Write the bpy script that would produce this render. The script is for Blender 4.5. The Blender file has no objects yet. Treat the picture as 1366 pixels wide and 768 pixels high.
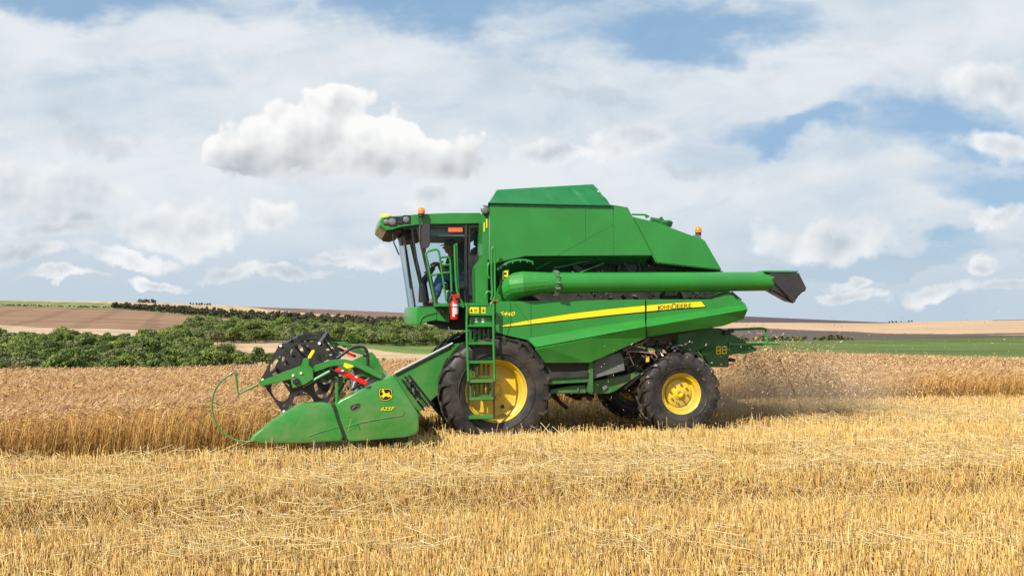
import bpy, bmesh, math, random
import numpy as np
from mathutils import Vector, Matrix

rnd = random.Random(7)
rng = np.random.default_rng(7)
S = bpy.context.scene
COL = S.collection

# ---------------------------------------------------------------- camera
FPX, HORIZ, CAMH = 1250.0, 420.0, 2.12
PITCH = math.atan((HORIZ - 384.0) / FPX)
cam_d = bpy.data.cameras.new('camera')
cam_d.sensor_width = 36.0
cam_d.lens = 36.0 * FPX / 1366.0
cam_d.clip_start = 0.1
cam_d.clip_end = 20000
cam = bpy.data.objects.new('camera', cam_d)
COL.objects.link(cam)
cam.location = (0, 0, CAMH)
cam.rotation_euler = (math.pi / 2 + PITCH, 0, 0)
S.camera = cam

# ---------------------------------------------------------------- light and exposure
SUN_EL = math.radians(40)
SUN_DIR = Vector((-0.58, -0.81, 0)).normalized()      # horizontal direction towards the sun
sun_vec = Vector((SUN_DIR.x * math.cos(SUN_EL), SUN_DIR.y * math.cos(SUN_EL), math.sin(SUN_EL)))
sd = bpy.data.lights.new('sun', 'SUN')
sd.energy = 4.9
sd.angle = math.radians(0.6)
sd.color = (1.0, 0.94, 0.84)
so = bpy.data.objects.new('sun', sd)
COL.objects.link(so)
so.rotation_euler = sun_vec.to_track_quat('Z', 'Y').to_euler()
so.location = (-30, -40, 60)
S.view_settings.view_transform = 'Standard'
S.view_settings.look = 'None'
S.view_settings.gamma = 1.0
S.view_settings.use_curve_mapping = False
EXPOSURE = 0.33
S.view_settings.exposure = EXPOSURE
S.cycles.use_denoising = True
S.cycles.use_adaptive_sampling = True
S.cycles.adaptive_threshold = 0.015
S.cycles.max_bounces = 6
S.cycles.transparent_max_bounces = 12
S.cycles.diffuse_bounces = 3
S.cycles.volume_bounces = 0

# ---------------------------------------------------------------- world: sky with clouds
W = bpy.data.worlds.new('World')
S.world = W
W.use_nodes = True
NT = W.node_tree
NT.nodes.clear()


class G:
    """small helper that chains shader nodes"""
    def __init__(self, nt):
        self.nt = nt

    def n(self, t, **kw):
        nd = self.nt.nodes.new(t)
        for k, v in kw.items():
            setattr(nd, k, v)
        return nd

    def put(self, sock, v):
        if isinstance(v, bpy.types.NodeSocket):
            self.nt.links.new(v, sock)
        else:
            sock.default_value = v

    def m(self, op, a, b=0.0, c=0.0, clamp=False):
        nd = self.n('ShaderNodeMath', operation=op, use_clamp=clamp)
        self.put(nd.inputs[0], a); self.put(nd.inputs[1], b); self.put(nd.inputs[2], c)
        return nd.outputs[0]

    def v(self, op, a, b=(0, 0, 0), scale=None):
        nd = self.n('ShaderNodeVectorMath', operation=op)
        self.put(nd.inputs[0], a); self.put(nd.inputs[1], b)
        if scale is not None:
            self.put(nd.inputs['Scale'], scale)
        return nd.outputs['Value'] if op in ('LENGTH', 'DOT_PRODUCT') else nd.outputs['Vector']

    def xyz(self, x, y, z):
        nd = self.n('ShaderNodeCombineXYZ')
        self.put(nd.inputs[0], x); self.put(nd.inputs[1], y); self.put(nd.inputs[2], z)
        return nd.outputs[0]

    def sep(self, v):
        nd = self.n('ShaderNodeSeparateXYZ')
        self.put(nd.inputs[0], v)
        return nd.outputs

    def noise(self, vec, scale, detail=4.0, rough=0.5, dist=0.0):
        nd = self.n('ShaderNodeTexNoise')
        self.put(nd.inputs['Vector'], vec)
        nd.inputs['Scale'].default_value = scale
        nd.inputs['Detail'].default_value = detail
        nd.inputs['Roughness'].default_value = rough
        nd.inputs['Distortion'].default_value = dist
        return nd.outputs[0]

    def ramp(self, v, a, b, lo=0.0, hi=1.0, smooth=True):
        nd = self.n('ShaderNodeMapRange')
        nd.interpolation_type = 'SMOOTHSTEP' if smooth else 'LINEAR'
        self.put(nd.inputs['Value'], v)
        self.put(nd.inputs['From Min'], a); self.put(nd.inputs['From Max'], b)
        self.put(nd.inputs['To Min'], lo); self.put(nd.inputs['To Max'], hi)
        return nd.outputs[0]

    def mix(self, f, a, b):
        nd = self.n('ShaderNodeMix', data_type='RGBA')
        self.put(nd.inputs['Factor'], f)
        self.put(nd.inputs['A'], a); self.put(nd.inputs['B'], b)
        return nd.outputs['Result']


def lin(r, g, b):
    f = lambda c: c / 255 / 12.92 if c / 255 <= 0.04045 else ((c / 255 + 0.055) / 1.055) ** 2.4
    return (f(r), f(g), f(b), 1.0)


SKY_STRENGTH = 0.10
g = G(NT)
tc = g.n('ShaderNodeTexCoord').outputs['Generated']
dx, dy, dz = g.sep(tc)
sky = g.n('ShaderNodeTexSky', sky_type='NISHITA')
sky.sun_disc = False
sky.sun_elevation = SUN_EL
sky.sun_rotation = math.atan2(SUN_DIR.x, SUN_DIR.y)
sky.air_density = 1.0
sky.dust_density = 1.2
sky.ozone_density = 1.0
front = g.ramp(dy, 0.05, 0.35)
dyc = g.m('MAXIMUM', dy, 0.08)
cx = g.m('DIVIDE', dx, dyc)                 # tangent of the bearing
cz = g.m('DIVIDE', dz, dyc)                 # tangent of the height above the horizon
P = g.xyz(cx, cz, 0.0)
kk = 1.0 / (SKY_STRENGTH * 2 ** EXPOSURE)


def skycol(r, gg, b):
    c = lin(r, gg, b)
    return (c[0] * kk, c[1] * kk, c[2] * kk, 1.0)


def cc(px, py):                             # sky bearing of a cloud, as tangents
    return ((px - 683.0) / FPX, (HORIZ - py) / FPX)


warp_n = g.n('ShaderNodeTexNoise')
g.put(warp_n.inputs['Vector'], P)
warp_n.inputs['Scale'].default_value = 5.0
warp_n.inputs['Detail'].default_value = 3.0
warp = g.v('SCALE', g.v('SUBTRACT', warp_n.outputs['Color'], (0.5, 0.5, 0.5)), scale=0.10)
PW = g.v('ADD', P, warp)


def blobs(lst, Pin):
    acc = None
    for (px, py, rx, ry) in lst:
        c = cc(px, py)
        q = g.v('SUBTRACT', Pin, (c[0], c[1], 0))
        q = g.v('MULTIPLY', q, (FPX / rx, FPX / ry, 0))
        f = g.m('SUBTRACT', 1.0, g.v('LENGTH', q))
        acc = f if acc is None else g.m('SMOOTH_MAX', acc, f, 0.12)
    return acc


# high thin veil, torn open over the blue patches
def cnoise(vec, scale, detail, rough=0.55):
    nd = g.n('ShaderNodeTexNoise')
    g.put(nd.inputs['Vector'], vec)
    nd.inputs['Scale'].default_value = scale
    nd.inputs['Detail'].default_value = detail
    nd.inputs['Roughness'].default_value = rough
    return g.v('SUBTRACT', nd.outputs['Color'], (0.5, 0.5, 0.5))


streak = g.v('ADD', g.v('MULTIPLY', g.v('ADD', P, (3.1, 1.7, 0)), (0.75, 3.2, 1.0)), g.xyz(0.0, g.m('MULTIPLY', cx, -0.45), 0.0))
n1 = g.noise(streak, 3.2, 6, 0.60, 0.5)
n2 = g.noise(g.v('MULTIPLY', P, (1.0, 1.9, 1.0)), 11.0, 5, 0.62, 0.4)
PB = g.v('ADD', P, g.v('SCALE', cnoise(g.v('MULTIPLY', P, (1.0, 1.6, 1.0)), 3.5, 5, 0.6), scale=0.26))
blue = blobs([(60, -10, 380, 62), (620, -20, 420, 75), (900, 28, 240, 60), (1270, 172, 260, 58),
              (1366, 250, 190, 60), (1060, 190, 110, 34), (1180, 350, 240, 30)], PB)
veil = g.m('ADD', g.m('MULTIPLY', n1, 1.7), g.m('MULTIPLY', n2, 0.8))
veil = g.m('SUBTRACT', veil, g.m('MULTIPLY', g.m('MAXIMUM', blue, 0.0), 1.55))
veil_a = g.ramp(veil, 0.15, 1.25, 0.16, 0.98)
veil_t = g.ramp(g.m('ADD', g.m('MULTIPLY', g.noise(streak, 2.4, 3, 0.55, 0.3), 0.7), g.m('MULTIPLY', n2, 0.3)), 0.38, 0.62)
veil_c = g.mix(veil_t, skycol(202, 216, 228), skycol(232, 237, 241))
low = g.ramp(cz, 0.0, 0.15)
veil_c = g.mix(low, skycol(196, 211, 224), veil_c)
veil_a = g.m('MAXIMUM', veil_a, g.ramp(cz, 0.0, 0.12, 0.88, 0.0))
base_sky = g.mix(0.72, sky.outputs[0], skycol(126, 172, 213))
col = g.mix(veil_a, base_sky, veil_c)

# cumulus
wl = g.v('MULTIPLY', cnoise(P, 8.0, 6, 0.62), (0.17, 0.085, 0.0))
PL = g.v('ADD', P, wl)
ws_ = g.v('MULTIPLY', cnoise(P, 22.0, 4, 0.6), (0.03, 0.02, 0.0))
PG = g.v('ADD', P, ws_)
wv = g.v('SCALE', cnoise(P, 30.0, 3, 0.5), scale=0.012)


def billow(vec):
    """rounded puffs within puffs"""
    out = None
    for sc_, am in ((14.0, 0.54), (32.0, 0.28), (78.0, 0.11)):
        nd = g.n('ShaderNodeTexVoronoi', feature='SMOOTH_F1')
        nd.voronoi_dimensions = '2D'
        g.put(nd.inputs['Vector'], g.v('ADD', vec, wv))
        nd.inputs['Scale'].default_value = sc_
        nd.inputs['Smoothness'].default_value = 0.35
        t_ = g.m('MULTIPLY', g.m('SUBTRACT', 0.85, nd.outputs['Distance']), am)
        out = t_ if out is None else g.m('ADD', out, t_)
    return g.m('ADD', out, 0.08)


nz = billow(P)
nz2 = billow(g.v('ADD', P, (-0.006, 0.010, 0.0)))
nm = g.noise(P, 6.5, 2, 0.5, 0.0)
nm2 = g.noise(g.v('ADD', P, (-0.018, 0.026, 0.0)), 6.5, 2, 0.5, 0.0)
big = blobs([(445, 190, 165, 70), (340, 208, 104, 42), (580, 202, 78, 48), (455, 140, 64, 42), (520, 178, 92, 40), (390, 166, 50, 34)], PG)
lesser = blobs([(60, 260, 150, 46), (250, 300, 135, 36), (10, 246, 80, 34), (345, 286, 56, 24), (572, 266, 46, 34), (505, 338, 60, 20),
                (842, 186, 80, 26), (742, 200, 60, 20), (1090, 318, 125, 32), (1340, 190, 90, 30), (1345, 104, 90, 42),
                (1340, 300, 38, 22), (1305, 356, 32, 16), (1240, 388, 66, 16), (1132, 370, 36, 12), (1130, 388, 50, 12),
                (325, 358, 60, 18), (80, 302, 100, 20), (30, 334, 110, 18), (1350, 386, 46, 12), (160, 340, 90, 18), (400, 365, 60, 12), (210, 372, 60, 9), (70, 368, 70, 9), (455, 345, 40, 12), (120, 285, 60, 18)], PL)
fb = g.m('ADD', g.m('SUBTRACT', big, 0.08), g.m('ADD', g.m('MULTIPLY', g.m('SUBTRACT', nz, 0.5), 1.5), g.m('MULTIPLY', g.m('SUBTRACT', nm, 0.5), 0.5)))
cut = g.ramp(cz, g.m('ADD', cc(0, 250)[1], g.m('MULTIPLY', g.m('SUBTRACT', n2, 0.5), 0.06)), g.m('ADD', cc(0, 224)[1], g.m('MULTIPLY', g.m('SUBTRACT', nm, 0.5), 0.04)))
a_big = g.m('MULTIPLY', g.ramp(fb, 0.02, 0.20), cut)
fl = g.m('ADD', lesser, g.m('MULTIPLY', g.m('SUBTRACT', nz, 0.5), 0.9))
a_les = g.m('MULTIPLY', g.ramp(fl, 0.0, 0.50), 0.86)
relief = g.m('ADD', g.m('MULTIPLY', g.m('SUBTRACT', nz, nz2), 1.5), g.m('MULTIPLY', g.m('SUBTRACT', nm, nm2), 2.2))
hb = g.ramp(g.m('ADD', cz, g.m('MULTIPLY', g.m('SUBTRACT', nm, 0.5), 0.06)), cc(0, 246)[1], cc(0, 172)[1], smooth=False)
sh_b = g.m('ADD', g.m('ADD', g.m('MULTIPLY', hb, 0.95), relief), g.m('MULTIPLY', g.m('SUBTRACT', 0.45, fb), 0.35))
sh_b = g.m('ADD', sh_b, 0.03, clamp=True)
c_big = g.mix(sh_b, skycol(186, 193, 200), skycol(252, 252, 251))
sh_l = g.m('ADD', g.m('ADD', 0.74, g.m('MULTIPLY', relief, 1.0)), g.m('MULTIPLY', g.m('SUBTRACT', 0.30, fl), 0.75), clamp=True)
c_les = g.mix(sh_l, skycol(194, 204, 213), skycol(249, 250, 250))
grey = blobs([(60, 156, 44, 20), (120, 178, 70, 24), (165, 186, 50, 20), (800, 122, 44, 16), (738, 122, 38, 16),
              (900, 236, 60, 14), (60, 276, 70, 26)], PL)
a_gr = g.m('MULTIPLY', g.ramp(g.m('ADD', grey, g.m('MULTIPLY', g.m('SUBTRACT', nz, 0.5), 1.6)), 0.0, 0.7), 0.38)
col = g.mix(a_gr, col, skycol(184, 196, 207))
col = g.mix(a_les, col, c_les)
col = g.mix(a_big, col, c_big)
# the rest of the sky, away from this side: even broken cloud
n_all = g.noise(tc, 3.0, 3, 0.55, 0.0)
col_b = g.mix(g.ramp(n_all, 0.38, 0.62, 0.1, 0.85), base_sky, skycol(214, 221, 231))
col = g.mix(front, col_b, col)
bg = g.n('ShaderNodeBackground')
bg.inputs['Strength'].default_value = SKY_STRENGTH
g.put(bg.inputs['Color'], col)
wo = g.n('ShaderNodeOutputWorld')
NT.links.new(bg.outputs[0], wo.inputs['Surface'])

# ---------------------------------------------------------------- helpers


def link(o, parent=None):
    COL.objects.link(o)
    if parent is not None:
        o.parent = parent
    return o


def tag(o, label=None, cat=None, group=None, kind=None):
    if label: o['label'] = label
    if cat: o['category'] = cat
    if group: o['group'] = group
    if kind: o['kind'] = kind
    return o


def empty(name, loc=(0, 0, 0), rz=0.0, parent=None):
    o = bpy.data.objects.new(name, None)
    o.empty_display_size = 0.3
    o.location = loc
    o.rotation_euler = (0, 0, rz)
    return link(o, parent)


def mat(name, base=(0.5, 0.5, 0.5), rough=0.5, metal=0.0, coat=0.0, noise_amt=0.0, noise_scale=4.0,
        tint=None, bump=0.0, bump_scale=40.0, spec=None, dirt=None):
    m_ = bpy.data.materials.new(name)
    m_.use_nodes = True
    nt = m_.node_tree
    b = nt.nodes['Principled BSDF']
    b.inputs['Base Color'].default_value = (*base, 1)
    b.inputs['Roughness'].default_value = rough
    b.inputs['Metallic'].default_value = metal
    b.inputs['Coat Weight'].default_value = coat
    b.inputs['Coat Roughness'].default_value = 0.12
    if spec is not None:
        b.inputs['Specular IOR Level'].default_value = spec
    h = G(nt)
    if noise_amt or bump or dirt:
        co = h.n('ShaderNodeTexCoord').outputs['Object']
    if noise_amt:
        nn = h.noise(co, noise_scale, 6, 0.6)
        f = h.ramp(nn, 0.35, 0.7)
        t2 = tint if tint else tuple(c * (1 - noise_amt) for c in base)
        c_ = h.mix(f, (*base, 1), (*t2, 1))
        if dirt:
            dn = h.noise(co, 55.0, 3, 0.7)
            dm = h.ramp(dn, 0.63, 0.71, 0.0, dirt)
            z = h.sep(co)[2]
            dl = h.ramp(z, 2.0, 0.3, 0.0, dirt * 0.6)
            dl = h.m('MULTIPLY', dl, h.ramp(h.noise(co, 3.0, 5, 0.7), 0.35, 0.65))
            c_ = h.mix(h.m('MAXIMUM', dm, dl), c_, (0.34, 0.26, 0.15, 1))
        h.put(b.inputs['Base Color'], c_)
        h.put(b.inputs['Roughness'], h.ramp(nn, 0.3, 0.7, rough * 0.85, min(1, rough * 1.25)))
    if bump:
        bn = h.n('ShaderNodeBump')
        bn.inputs['Strength'].default_value = bump
        bn.inputs['Distance'].default_value = 0.02
        h.put(bn.inputs['Height'], h.noise(co, bump_scale, 5, 0.6))
        nt.links.new(bn.outputs[0], b.inputs['Normal'])
    return m_


def attr_mat(name, rough=0.8, trans=0.0, spec=0.3, mottled=0.0, mscale=1.0, bump=0.0):
    """material whose colour is the plant's own colour, stored per plant"""
    m_ = bpy.data.materials.new(name)
    m_.use_nodes = True
    nt = m_.node_tree
    b = nt.nodes['Principled BSDF']
    h = G(nt)
    a = h.n('ShaderNodeAttribute', attribute_name='tone')
    c_ = a.outputs['Color']
    if mottled:
        co = h.n('ShaderNodeTexCoord').outputs['Object']
        f = h.noise(co, mscale, 8, 0.65)
        hsv = h.n('ShaderNodeHueSaturation')
        h.put(hsv.inputs['Color'], c_)
        h.put(hsv.inputs['Value'], h.ramp(f, 0.3, 0.7, 1 - mottled, 1 + mottled, smooth=False))
        c_ = hsv.outputs[0]
    h.put(b.inputs['Base Color'], c_)
    b.inputs['Roughness'].default_value = rough
    b.inputs['Specular IOR Level'].default_value = spec
    if trans:
        tr = h.n('ShaderNodeBsdfTranslucent')
        h.put(tr.inputs['Color'], c_)
        mx = h.n('ShaderNodeMixShader')
        mx.inputs[0].default_value = trans
        nt.links.new(b.outputs[0], mx.inputs[1])
        nt.links.new(tr.outputs[0], mx.inputs[2])
        nt.links.new(mx.outputs[0], nt.nodes['Material Output'].inputs['Surface'])
    return m_


def np_mesh(name, V, F, tone=None, material=None, smooth=False):
    """V (n,3); F list of (k,4) or (k,3) index arrays; tone (n,3) per vertex"""
    me = bpy.data.meshes.new(name)
    if not isinstance(F, (list, tuple)):
        F = [F]
    F = [f for f in F if len(f)]
    me.vertices.add(len(V))
    me.vertices.foreach_set('co', np.ascontiguousarray(V, dtype=np.float32).ravel())
    loops = np.concatenate([f.ravel() for f in F]).astype(np.int32)
    tot = np.concatenate([np.full(len(f), f.shape[1], dtype=np.int32) for f in F])
    start = np.concatenate([[0], np.cumsum(tot)[:-1]]).astype(np.int32)
    me.loops.add(len(loops))
    me.loops.foreach_set('vertex_index', loops)
    me.polygons.add(len(tot))
    me.polygons.foreach_set('loop_start', start)
    me.polygons.foreach_set('loop_total', tot)
    if smooth:
        me.polygons.foreach_set('use_smooth', np.ones(len(tot), dtype=bool))
    me.update(calc_edges=True)
    if tone is not None:
        ca = me.color_attributes.new('tone', 'FLOAT_COLOR', 'POINT')
        t4 = np.ones((len(V), 4), dtype=np.float32)
        t4[:, :3] = tone
        ca.data.foreach_set('color', t4.ravel())
    if material:
        me.materials.append(material)
    return me


def np_obj(name, *a, parent=None, **k):
    return link(bpy.data.objects.new(name, np_mesh(name, *a, **k)), parent)


_lat = rng.random((256, 256)).astype(np.float64)


def vnoise(x, y, sc=1.0):
    x = np.asarray(x, dtype=float) * sc; y = np.asarray(y, dtype=float) * sc
    xi = np.floor(x).astype(int); yi = np.floor(y).astype(int)
    fx = x - xi; fy = y - yi
    fx = fx * fx * (3 - 2 * fx); fy = fy * fy * (3 - 2 * fy)
    L_ = lambda a, b: _lat[a % 256, b % 256]
    return (L_(xi, yi) * (1 - fx) * (1 - fy) + L_(xi + 1, yi) * fx * (1 - fy)
            + L_(xi, yi + 1) * (1 - fx) * fy + L_(xi + 1, yi + 1) * fx * fy)


# ---------------------------------------------------------------- the machine's frame (needed by the field too)
YAW = math.radians(10.5)
FW = np.array([-math.cos(YAW), -math.sin(YAW), 0.0])      # forward
NR = np.array([math.sin(YAW), -math.cos(YAW), 0.0])       # towards the near side
ORG = np.array([-0.238, 14.9, 0.0]) - 1.6 * NR


def px_ray(px, py):
    x = (px - 683.0) / FPX; z = (384.0 - py) / FPX
    cp, sp = math.cos(PITCH), math.sin(PITCH)
    return np.array([x, cp - z * sp, sp + z * cp])


def L(px, py, v):
    """machine coordinates (u, z) of the photo point on the machine's plane v"""
    d = px_ray(px, py)
    c = np.array([0, 0, CAMH])
    t = (v - np.dot(c - ORG, NR)) / np.dot(d, NR)
    p = c + t * d
    return float(np.dot(p - ORG, FW)), float(p[2])


def L3(px, py, v):
    u, z = L(px, py, v)
    return (u, v, z)


def to_uv(x, y):
    rx = x - ORG[0]; ry = y - ORG[1]
    return rx * FW[0] + ry * FW[1], rx * NR[0] + ry * NR[1]


V_NEAR = 3.98          # near end of the header
U_CUT = L(452, 540, V_NEAR)[0]
# ---------------------------------------------------------------- terrain
K = np.array([-500, 0, 150, 230, 330, 445, 540, 640, 800, 1000, 1180, 1366, 1900], float)
RD = np.array([150, 350, 450, 500, 600, 700, 850, 1000, 1200, 1400, 1600], float)
RY = np.array([
    [510, 503, 478, 460, 445, 436, 424, 414, 408, 402, 398],
    [510, 503, 475, 460, 443, 436, 425, 415, 408, 403, 400],
    [510, 503, 474, 462, 446, 437, 427, 418, 411, 407, 402],
    [510, 500, 478, 468, 452, 440, 430, 420, 414, 409, 404],
    [505, 492, 474, 467, 457, 444, 434, 425, 419, 414, 409],
    [500, 488, 474, 468, 456, 446, 436, 428, 422, 418, 413],
    [495, 485, 474, 469, 461, 450, 440, 431, 425, 421, 417],
    [490, 480, 472, 468, 460, 450, 441, 433, 427, 423, 419],
    [485, 470, 463, 460, 455, 448, 441, 435, 430, 426, 421],
    [480, 462, 455, 451, 445, 441, 437, 434, 430, 427, 422],
    [480, 461, 453, 450, 446, 442, 440, 438, 435, 432, 430],
    [481, 459, 450, 447, 445, 441, 437, 434, 430, 427, 426],
    [481, 459, 450, 447, 445, 441, 437, 434, 430, 427, 426]], float)
RZ = CAMH + (HORIZ - RY) / FPX * RD[None, :]
LIMB = np.interp  # slope of the near field's brow by bearing


def brow(px):
    y = np.interp(px, [0, 330, 600, 900, 1000, 1366], [491, 487, 476, 467, 468, 477])
    m_ = (y - HORIZ) / FPX
    s = (1.27 - 15 * m_) / (0.5 * m_)
    return m_, s


def height(x, y):
    x = np.asarray(x, float); y = np.asarray(y, float)
    ys = np.maximum(y, 4.0)
    px = np.clip(683 + FPX * x / ys, -500, 1900)
    m_, s = brow(px)
    c = m_ / (2 * s)
    dt = 15 + s
    d = np.maximum(ys, 0)
    near = -c * np.maximum(d - 15, 0) ** 2
    ki = np.clip(np.searchsorted(K, px) - 1, 0, len(K) - 2)
    kf = (px - K[ki]) / (K[ki + 1] - K[ki])
    rows = RZ[ki] * (1 - kf)[..., None] + RZ[ki + 1] * kf[..., None]
    zt = -c * s * s
    out = near.copy()
    # between the brow and 150 m, a smooth fall
    z150 = rows[..., 0]
    f = np.clip((d - dt) / (150 - dt), 0, 1)
    run = 150 - dt
    m1 = (rows[..., 1] - rows[..., 0]) / 200.0
    h00 = 2 * f**3 - 3 * f**2 + 1; h10 = f**3 - 2 * f**2 + f
    h01 = -2 * f**3 + 3 * f**2; h11 = f**3 - f**2
    mid = h00 * zt + h10 * run * (-m_) + h01 * z150 + h11 * run * m1
    out = np.where(d > dt, mid, out)
    di = np.clip(np.searchsorted(RD, d) - 1, 0, len(RD) - 2)
    df = np.clip((d - RD[di]) / (RD[di + 1] - RD[di]), 0, 1)
    fa = np.take_along_axis(rows, di[..., None], -1)[..., 0]
    fb_ = np.take_along_axis(rows, (di + 1)[..., None], -1)[..., 0]
    far = fa * (1 - df) + fb_ * df
    far = far - np.maximum(d - 1600, 0) * 0.012
    out = np.where(d > 150, far, out)
    return out


_h0 = height


def height(x, y):
    """the land, with the low swell that runs along the edge of the crop"""
    x = np.asarray(x, float); y = np.asarray(y, float)
    v = (x - ORG[0]) * NR[0] + (y - ORG[1]) * NR[1]
    a = np.clip((v - 1.7) / 1.8, 0, 1); a = a * a * (3 - 2 * a)
    b = np.clip((v - 4.6) / 4.5, 0, 1); b = b * b * (3 - 2 * b)
    return _h0(x, y) + 0.17 * a * (1 - b)


def zone_color(px, d, x, y):
    """the colour of each field's own soil or crop"""
    n = len(px)
    c = np.zeros((n, 3))
    soil = np.array([0.26, 0.17, 0.08])
    c[:] = soil
    m_, s = brow(px)
    dt = 15 + s

    def setc(mask, col):
        c[mask] = col
    jit = (vnoise(x, y, 0.02) - 0.5) * 24
    d = d + jit * np.clip((d - 150) / 300, 0, 1)
    tan = (0.50, 0.35, 0.21); dgreen = (0.045, 0.075, 0.02)
    left = px < 760
    setc((d > dt + 6) & left, (0.45, 0.32, 0.18))
    setc(left & (d > 340) & (d < 600), tan)
    setc(left & (px < 300) & (d > 330) & (d < np.interp(px, [0, 180, 200, 275, 300], [520, 520, 600, 600, 400])), dgreen)
    grn_lo = np.interp(px, [440, 480, 540, 600, 700], [600, 545, 480, 440, 420])
    setc(left & (px > 440) & (d > grn_lo) & (d < 610), (0.15, 0.22, 0.055))
    setc(left & (px > 215) & (d > np.interp(px, [215, 260, 330], [600, 604, 614])) & (d < 800), dgreen)
    bu = np.interp(px, [0, 150, 230, 330, 400], [1200, 1200, 1050, 900, 800])
    setc(left & (px < 400) & (d >= np.where(px < 235, 660, 780)) & (d < bu), (0.27, 0.165, 0.10))
    setc(left & (px < 235) & (d >= 520) & (d < np.interp(px, [-500, 0, 60, 235], [760, 735, 700, 672])), (0.50, 0.37, 0.24))
    top = left & (d >= bu)
    setc(top, (0.30, 0.22, 0.11))
    setc(top & (px < 215) & (d < np.interp(px, [0, 140, 215], [1530, 1500, 1190])), (0.20, 0.23, 0.09))
    setc(top & (px < 560) & (d > np.interp(px, [0, 140, 215], [1530, 1500, 1190])), (0.52, 0.37, 0.21))
    setc(top & (px >= 320) & (d > np.interp(px, [320, 420, 540], [1600, 1330, 1120])), (0.21, 0.13, 0.105))
    setc(top & (px >= 150) & (px < 500) & (d > bu + 40) & (d < 1150), (0.10, 0.09, 0.04))
    r = ~left
    setc(r & (d > dt + 9), (0.115, 0.158, 0.042))
    g1 = np.interp(px, [800, 1000, 1180, 1366], [440, 450, 462, 452])
    setc(r & (d > g1), (0.125, 0.095, 0.085))
    t0 = np.interp(px, [800, 1000, 1100, 1180, 1260, 1366], [860, 850, 730, 640, 600, 500])
    setc(r & (d > t0), (0.52, 0.36, 0.22))
    t1 = np.interp(px, [800, 1000, 1100, 1180, 1215, 1230], [1150, 1200, 1330, 1480, 1570, 3000])
    setc(r & (d > t1), (0.10, 0.08, 0.085))
    # a low ploughed tongue and a far dark strip on the right-hand hill
    setc(r & (px > 1270) & (d > 560 + (px - 1270) * -0.2) & (d < 625 - (1366 - px) * 0.3), (0.17, 0.11, 0.09))
    setc(r & (px > 1325) & (d > 1480), (0.12, 0.09, 0.1))
    return c


ring = np.concatenate([np.linspace(-60, 3, 14), np.arange(3.5, 20, 0.5), np.arange(20, 60, 1.2),
                       np.arange(60, 330, 10), np.arange(330, 820, 5.5), np.arange(820, 1700, 11), np.linspace(1700, 4000, 12)])
tt = np.concatenate([np.linspace(-3.0, -0.62, 40), np.linspace(-0.61, 0.61, 520), np.linspace(0.62, 3.0, 40)])
RR, TT = np.meshgrid(ring, tt, indexing='ij')
YY = RR
XX = TT * (np.maximum(RR, 0) + 22.0 * np.clip(1 - RR / 60.0, 0, 1) + 0.0)
ZZ = height(XX, YY)
pxg = 683 + FPX * XX / np.maximum(YY, 4)
cols = zone_color(pxg.ravel(), YY.ravel(), XX.ravel(), YY.ravel())
ZZ = ZZ + (vnoise(XX, YY, 0.9) - 0.5) * 0.05 * np.clip(1 - YY / 60, 0, 1)
nr, nc = RR.shape
idx = np.arange(nr * nc).reshape(nr, nc)
quads = np.stack([idx[:-1, :-1], idx[:-1, 1:], idx[1:, 1:], idx[1:, :-1]], -1).reshape(-1, 4)
gm = attr_mat('field_soil', rough=0.95, spec=0.1)
nt = gm.node_tree
h = G(nt)
co = h.n('ShaderNodeTexCoord').outputs['Object']
bs = nt.nodes['Principled BSDF']
src = bs.inputs['Base Color'].links[0].from_socket
f1 = h.noise(co, 18.0, 6, 0.7)
f2 = h.noise(h.v('MULTIPLY', co, (0.35, 1.6, 1.0)), 0.02, 8, 0.65)
f3 = h.noise(h.v('MULTIPLY', co, (1.0, 0.12, 1.0)), 0.22, 4, 0.6)
val = h.m('MULTIPLY', h.ramp(f1, 0.25, 0.75, 0.6, 1.35, smooth=False), h.ramp(f2, 0.3, 0.7, 0.70, 1.28, smooth=False))
val = h.m('MULTIPLY', val, h.ramp(f3, 0.3, 0.7, 0.9, 1.08, smooth=False))
wv_ = h.n('ShaderNodeTexWave', wave_type='BANDS', bands_direction='DIAGONAL')
h.put(wv_.inputs['Vector'], h.v('MULTIPLY', co, (1.0, 0.35, 0.0)))
wv_.inputs['Scale'].default_value = 0.012; wv_.inputs['Distortion'].default_value = 1.5; wv_.inputs['Detail'].default_value = 2
far_ = h.ramp(h.sep(co)[1], 120.0, 300.0)
tram = h.m('SUBTRACT', 1.0, h.m('MULTIPLY', far_, h.ramp(wv_.outputs['Fac'], 0.80, 0.98, 0.0, 0.16)))
val = h.m('MULTIPLY', val, tram)
hs = h.n('ShaderNodeHueSaturation')
h.put(hs.inputs['Color'], src); h.put(hs.inputs['Value'], val)
nt.links.new(hs.outputs[0], bs.inputs['Base Color'])
bp = h.n('ShaderNodeBump'); bp.inputs['Strength'].default_value = 0.6; bp.inputs['Distance'].default_value = 0.05
h.put(bp.inputs['Height'], f1); nt.links.new(bp.outputs[0], bs.inputs['Normal'])
ground = np_obj('ground', np.stack([XX.ravel(), YY.ravel(), ZZ.ravel()], -1), quads, tone=cols, material=gm, smooth=True)
tag(ground, kind='structure')

# ---------------------------------------------------------------- crops


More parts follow.
